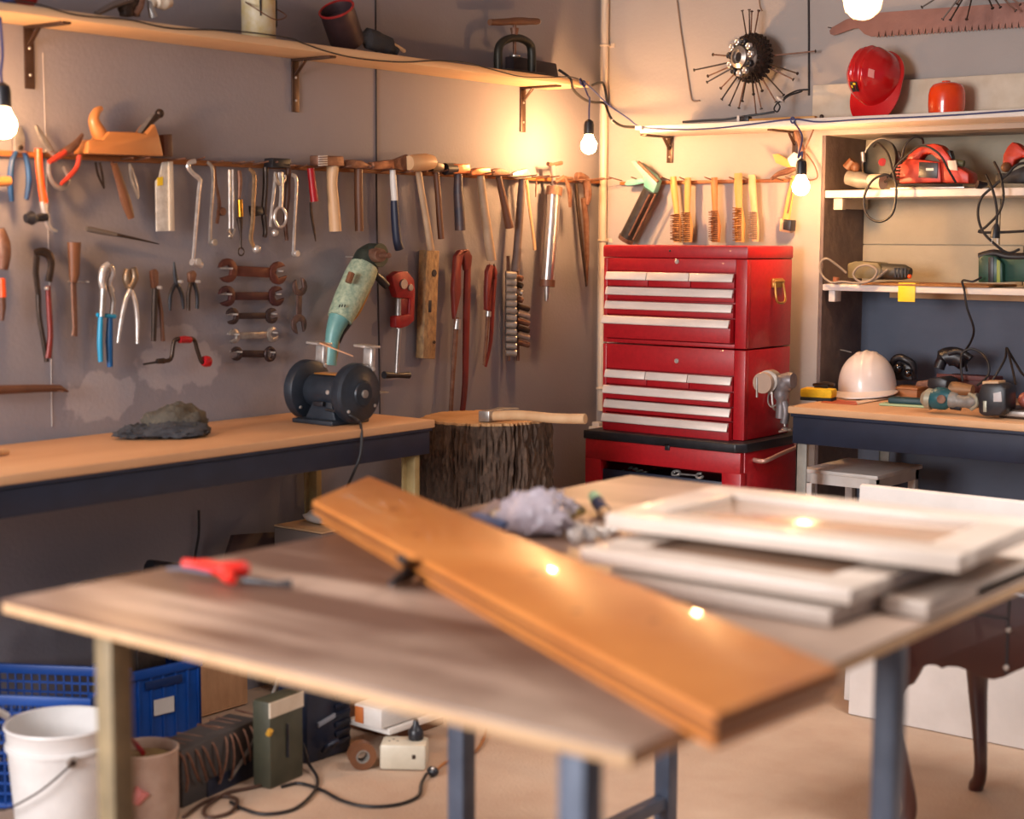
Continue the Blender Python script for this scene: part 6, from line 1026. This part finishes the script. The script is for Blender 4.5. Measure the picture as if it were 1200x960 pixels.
part(t, 'cable', CABLEB, tube(spline(e2, 6), .003, 6), label='blue-grey cable run'); part(t, 'knot', CABLEB, ring(L(681, 96, .206), .012, .003, (1, .3, .2), 14, 6), ring(L(684, 98, .206), .01, .003, (.3, 1, .2), 14, 6)); part(t, 'knot', CABLEB, ring(B(929, 141, -.254), .01, .003, (.3, 1, .2), 14, 6)); part(t, 'terminal', WHITEP, box(B(749, 150, -.256), (.03, .012, .014), .002))
t = thing('mains_cable', 'thick black mains cable sagging across the corner beside the conduit', 'cable', B(720, 140, -.1)); part(t, 'cable', CABLE, tube(spline([L(655, 82, .16), L(668, 92, .2), L(672, 105, .19), L(684, 116, .15), L(696, 120, .1), B(708, 121, -.06), B(713, 132, -.07), B(718, 141, -.12), B(730, 148, -.2), B(746, 149, -.24)], 6), .0052, 8)); part(t, 'branch', CABLE, tube(spline([L(694, 100, .15), L(702, 97, .1), B(707, 98, -.05), B(710, 110, -.05), B(712, 124, -.05)], 6), .005, 8)); part(t, 'joint', WHITEP, tube([B(718, 141, -.12), B(720.5, 143.5, -.13)], .007, 8), label='white tape joint')
# cables lying on the right shelf and wall
single('shelf_cables', 'bundle of thin black cables from the wall joint onto the white shelf', 'cable', CABLE, tube(spline([B(948, 105, -.01), B(935, 106, -.03), B(922, 112, -.06), B(916, 119, -.1), B(925, 112, -.1), B(940, 107, -.04)], 6), .003, 6), tube(spline([B(916, 118, -.1), B(910, 122, -.12), B(907, 128, -.14), B(911, 131, -.15), B(914, 125, -.13), B(911, 120, -.12)], 6), .0028, 6), tube(spline([B(908, 131, -.15), B(890, 134, -.17), B(868, 137, -.18), B(850, 140, -.19), B(830, 141, -.2), B(800, 143, -.21)], 6), .004, 6)); single('zip_tie', 'white tie round the cable bundle under the spiked ornament', 'tie', WHITEP, ring(B(915, 116, -.1), .012, .005, (.6, 0, .8), 12, 6))
single('wall_cable', 'thin dark cable running down the back wall left of the spiked ornament', 'cable', mat('tan_cable', '#8a7264', .6), tube(spline([B(791, -20, -.006), B(797, 30, -.006), B(803, 70, -.006), B(809, 110, -.006), B(812, 118, -.008), B(820, 118, -.01)], 6), .0028, 6)); single('wall_cable', 'faint thin cable on the back wall above the spiked ornament', 'cable', mat('tan_cable', '#8a7264'), tube(spline([B(889, -20, -.006), B(890, 5, -.006), B(893, 13, -.006)], 5), .0025, 6))
single('wire_hook', 'bent wire hook hanging beside the right bulb under the shelf', 'wire', RUST, tube(spline([B(957, 142, -.05), B(950, 160, -.06), B(942, 178, -.06)], 5), .003, 6), tube(spline([B(945, 180, -.05), B(955, 195, -.05), B(957, 209, -.05), B(940, 212, -.05)], 5), .0025, 6))
# ================================================================ LIGHT
GL = glow('warm_bulb_glow', (1, .55, .2), 1.0)
BULBK = {}
def bulb_mat(name, s, c=(1, .53, .215)): return glow(name, c, s)
def bulb(loc, cordpts, label, s, r=.03, socket=BLACK, up=None, c=(1, .53, .215)):
    """hanging lamp: glass, socket, cord; loc is the glass centre"""
    loc = V(loc); t = thing('hanging_bulb', label, 'light bulb', loc-V((0, 0, r)), 'bare bulbs on the string')
    part(t, 'glass', bulb_mat('bulb_glow_%g_%g' % (s, c[1]), s, c), lathe([(.0, -r), (r*.5, -r*.87), (r*.87, -r*.5), (r, 0), (r*.93, r*.4), (r*.68, r*.85), (r*.5, r*1.25), (r*.46, r*1.45)], loc, (0, 0, 1), 16))
    k = r/.03
    part(t, 'socket', socket, lathe([(.0145*k, .038*k), (.019*k, .042*k), (.019*k, .075*k), (.016*k, .088*k), (.006*k, .096*k)], loc, (0, 0, 1), 16))
    part(t, 'cord', CABLEB, tube(spline([loc+V((0, 0, .09*k))]+[V(p) for p in cordpts]), .0032*k, 7))
    return t
b1 = L(690, 171, .25); bulb(b1, [b1+V((.0, 0, .13)), b1+V((.01, -.012, .17)), L(689, 112, .23), L(683, 97, .205)], 'glowing bare bulb on black socket in the room corner', 520)
b2 = L(4, 147, .22); bulb(b2, [b2+V((-.004, 0, .13)), L(3, 60, .22), L(0, 20, .215)], 'glowing bare bulb at the left end over the pliers', 210, .033)
b3 = B(938.5, 219, -.28); bulb(b3, [b3+V((0, .003, .12)), B(935, 185, -.28), B(940, 160, -.28), B(930, 143, -.262)], 'glowing bare bulb hanging below the white topped shelf', 310)
b4 = CAM+ray(1011, 1)*2.4; bulb(b4, [b4+V((0, 0, .2)), b4+V((0, 0, .9))], 'large glowing bulb at the top edge above the hand saw', 85, .0225)
def area(name, loc, rot, size, e, col):
    l = bpy.data.lights.new(name, 'AREA'); l.energy = e; l.color = col; l.shape = 'RECTANGLE'; l.size, l.size_y = size
    o = bpy.data.objects.new(name, l); COL.objects.link(o); o.location = loc; o.rotation_euler = [math.radians(a) for a in rot]; return o
a_ = area('added_overhead_fill', (3.25, -1.9, 2.72), (0, 0, 0), (1.2, 1.0), 45, (1, .93, .89)); a_.data.spread = math.radians(125)  # unseen overhead fill, added to brighten floor and right bench; no real fixture
area('added_front_key', (1.15, -6.7, 1.75), (87, 0, -3), (1.7, 1.5), 185, (.98, .955, .97))  # added unseen key light from front left; no doorway is built
W = bpy.data.worlds.new('world'); SC.world = W; W.use_nodes = True
W.node_tree.nodes['Background'].inputs['Color'].default_value = (.62, .72, 1, 1); W.node_tree.nodes['Background'].inputs['Strength'].default_value = .15
SC.view_settings.view_transform = 'Standard'; SC.view_settings.look = 'None'; SC.view_settings.gamma = 1; SC.view_settings.exposure = 0.3
SC.view_settings.use_curve_mapping = False
SC.cycles.use_denoising = True; SC.cycles.max_bounces = 6; SC.cycles.sample_clamp_indirect = 6
for o in bpy.data.objects:
    if '_o' in o: del o['_o']
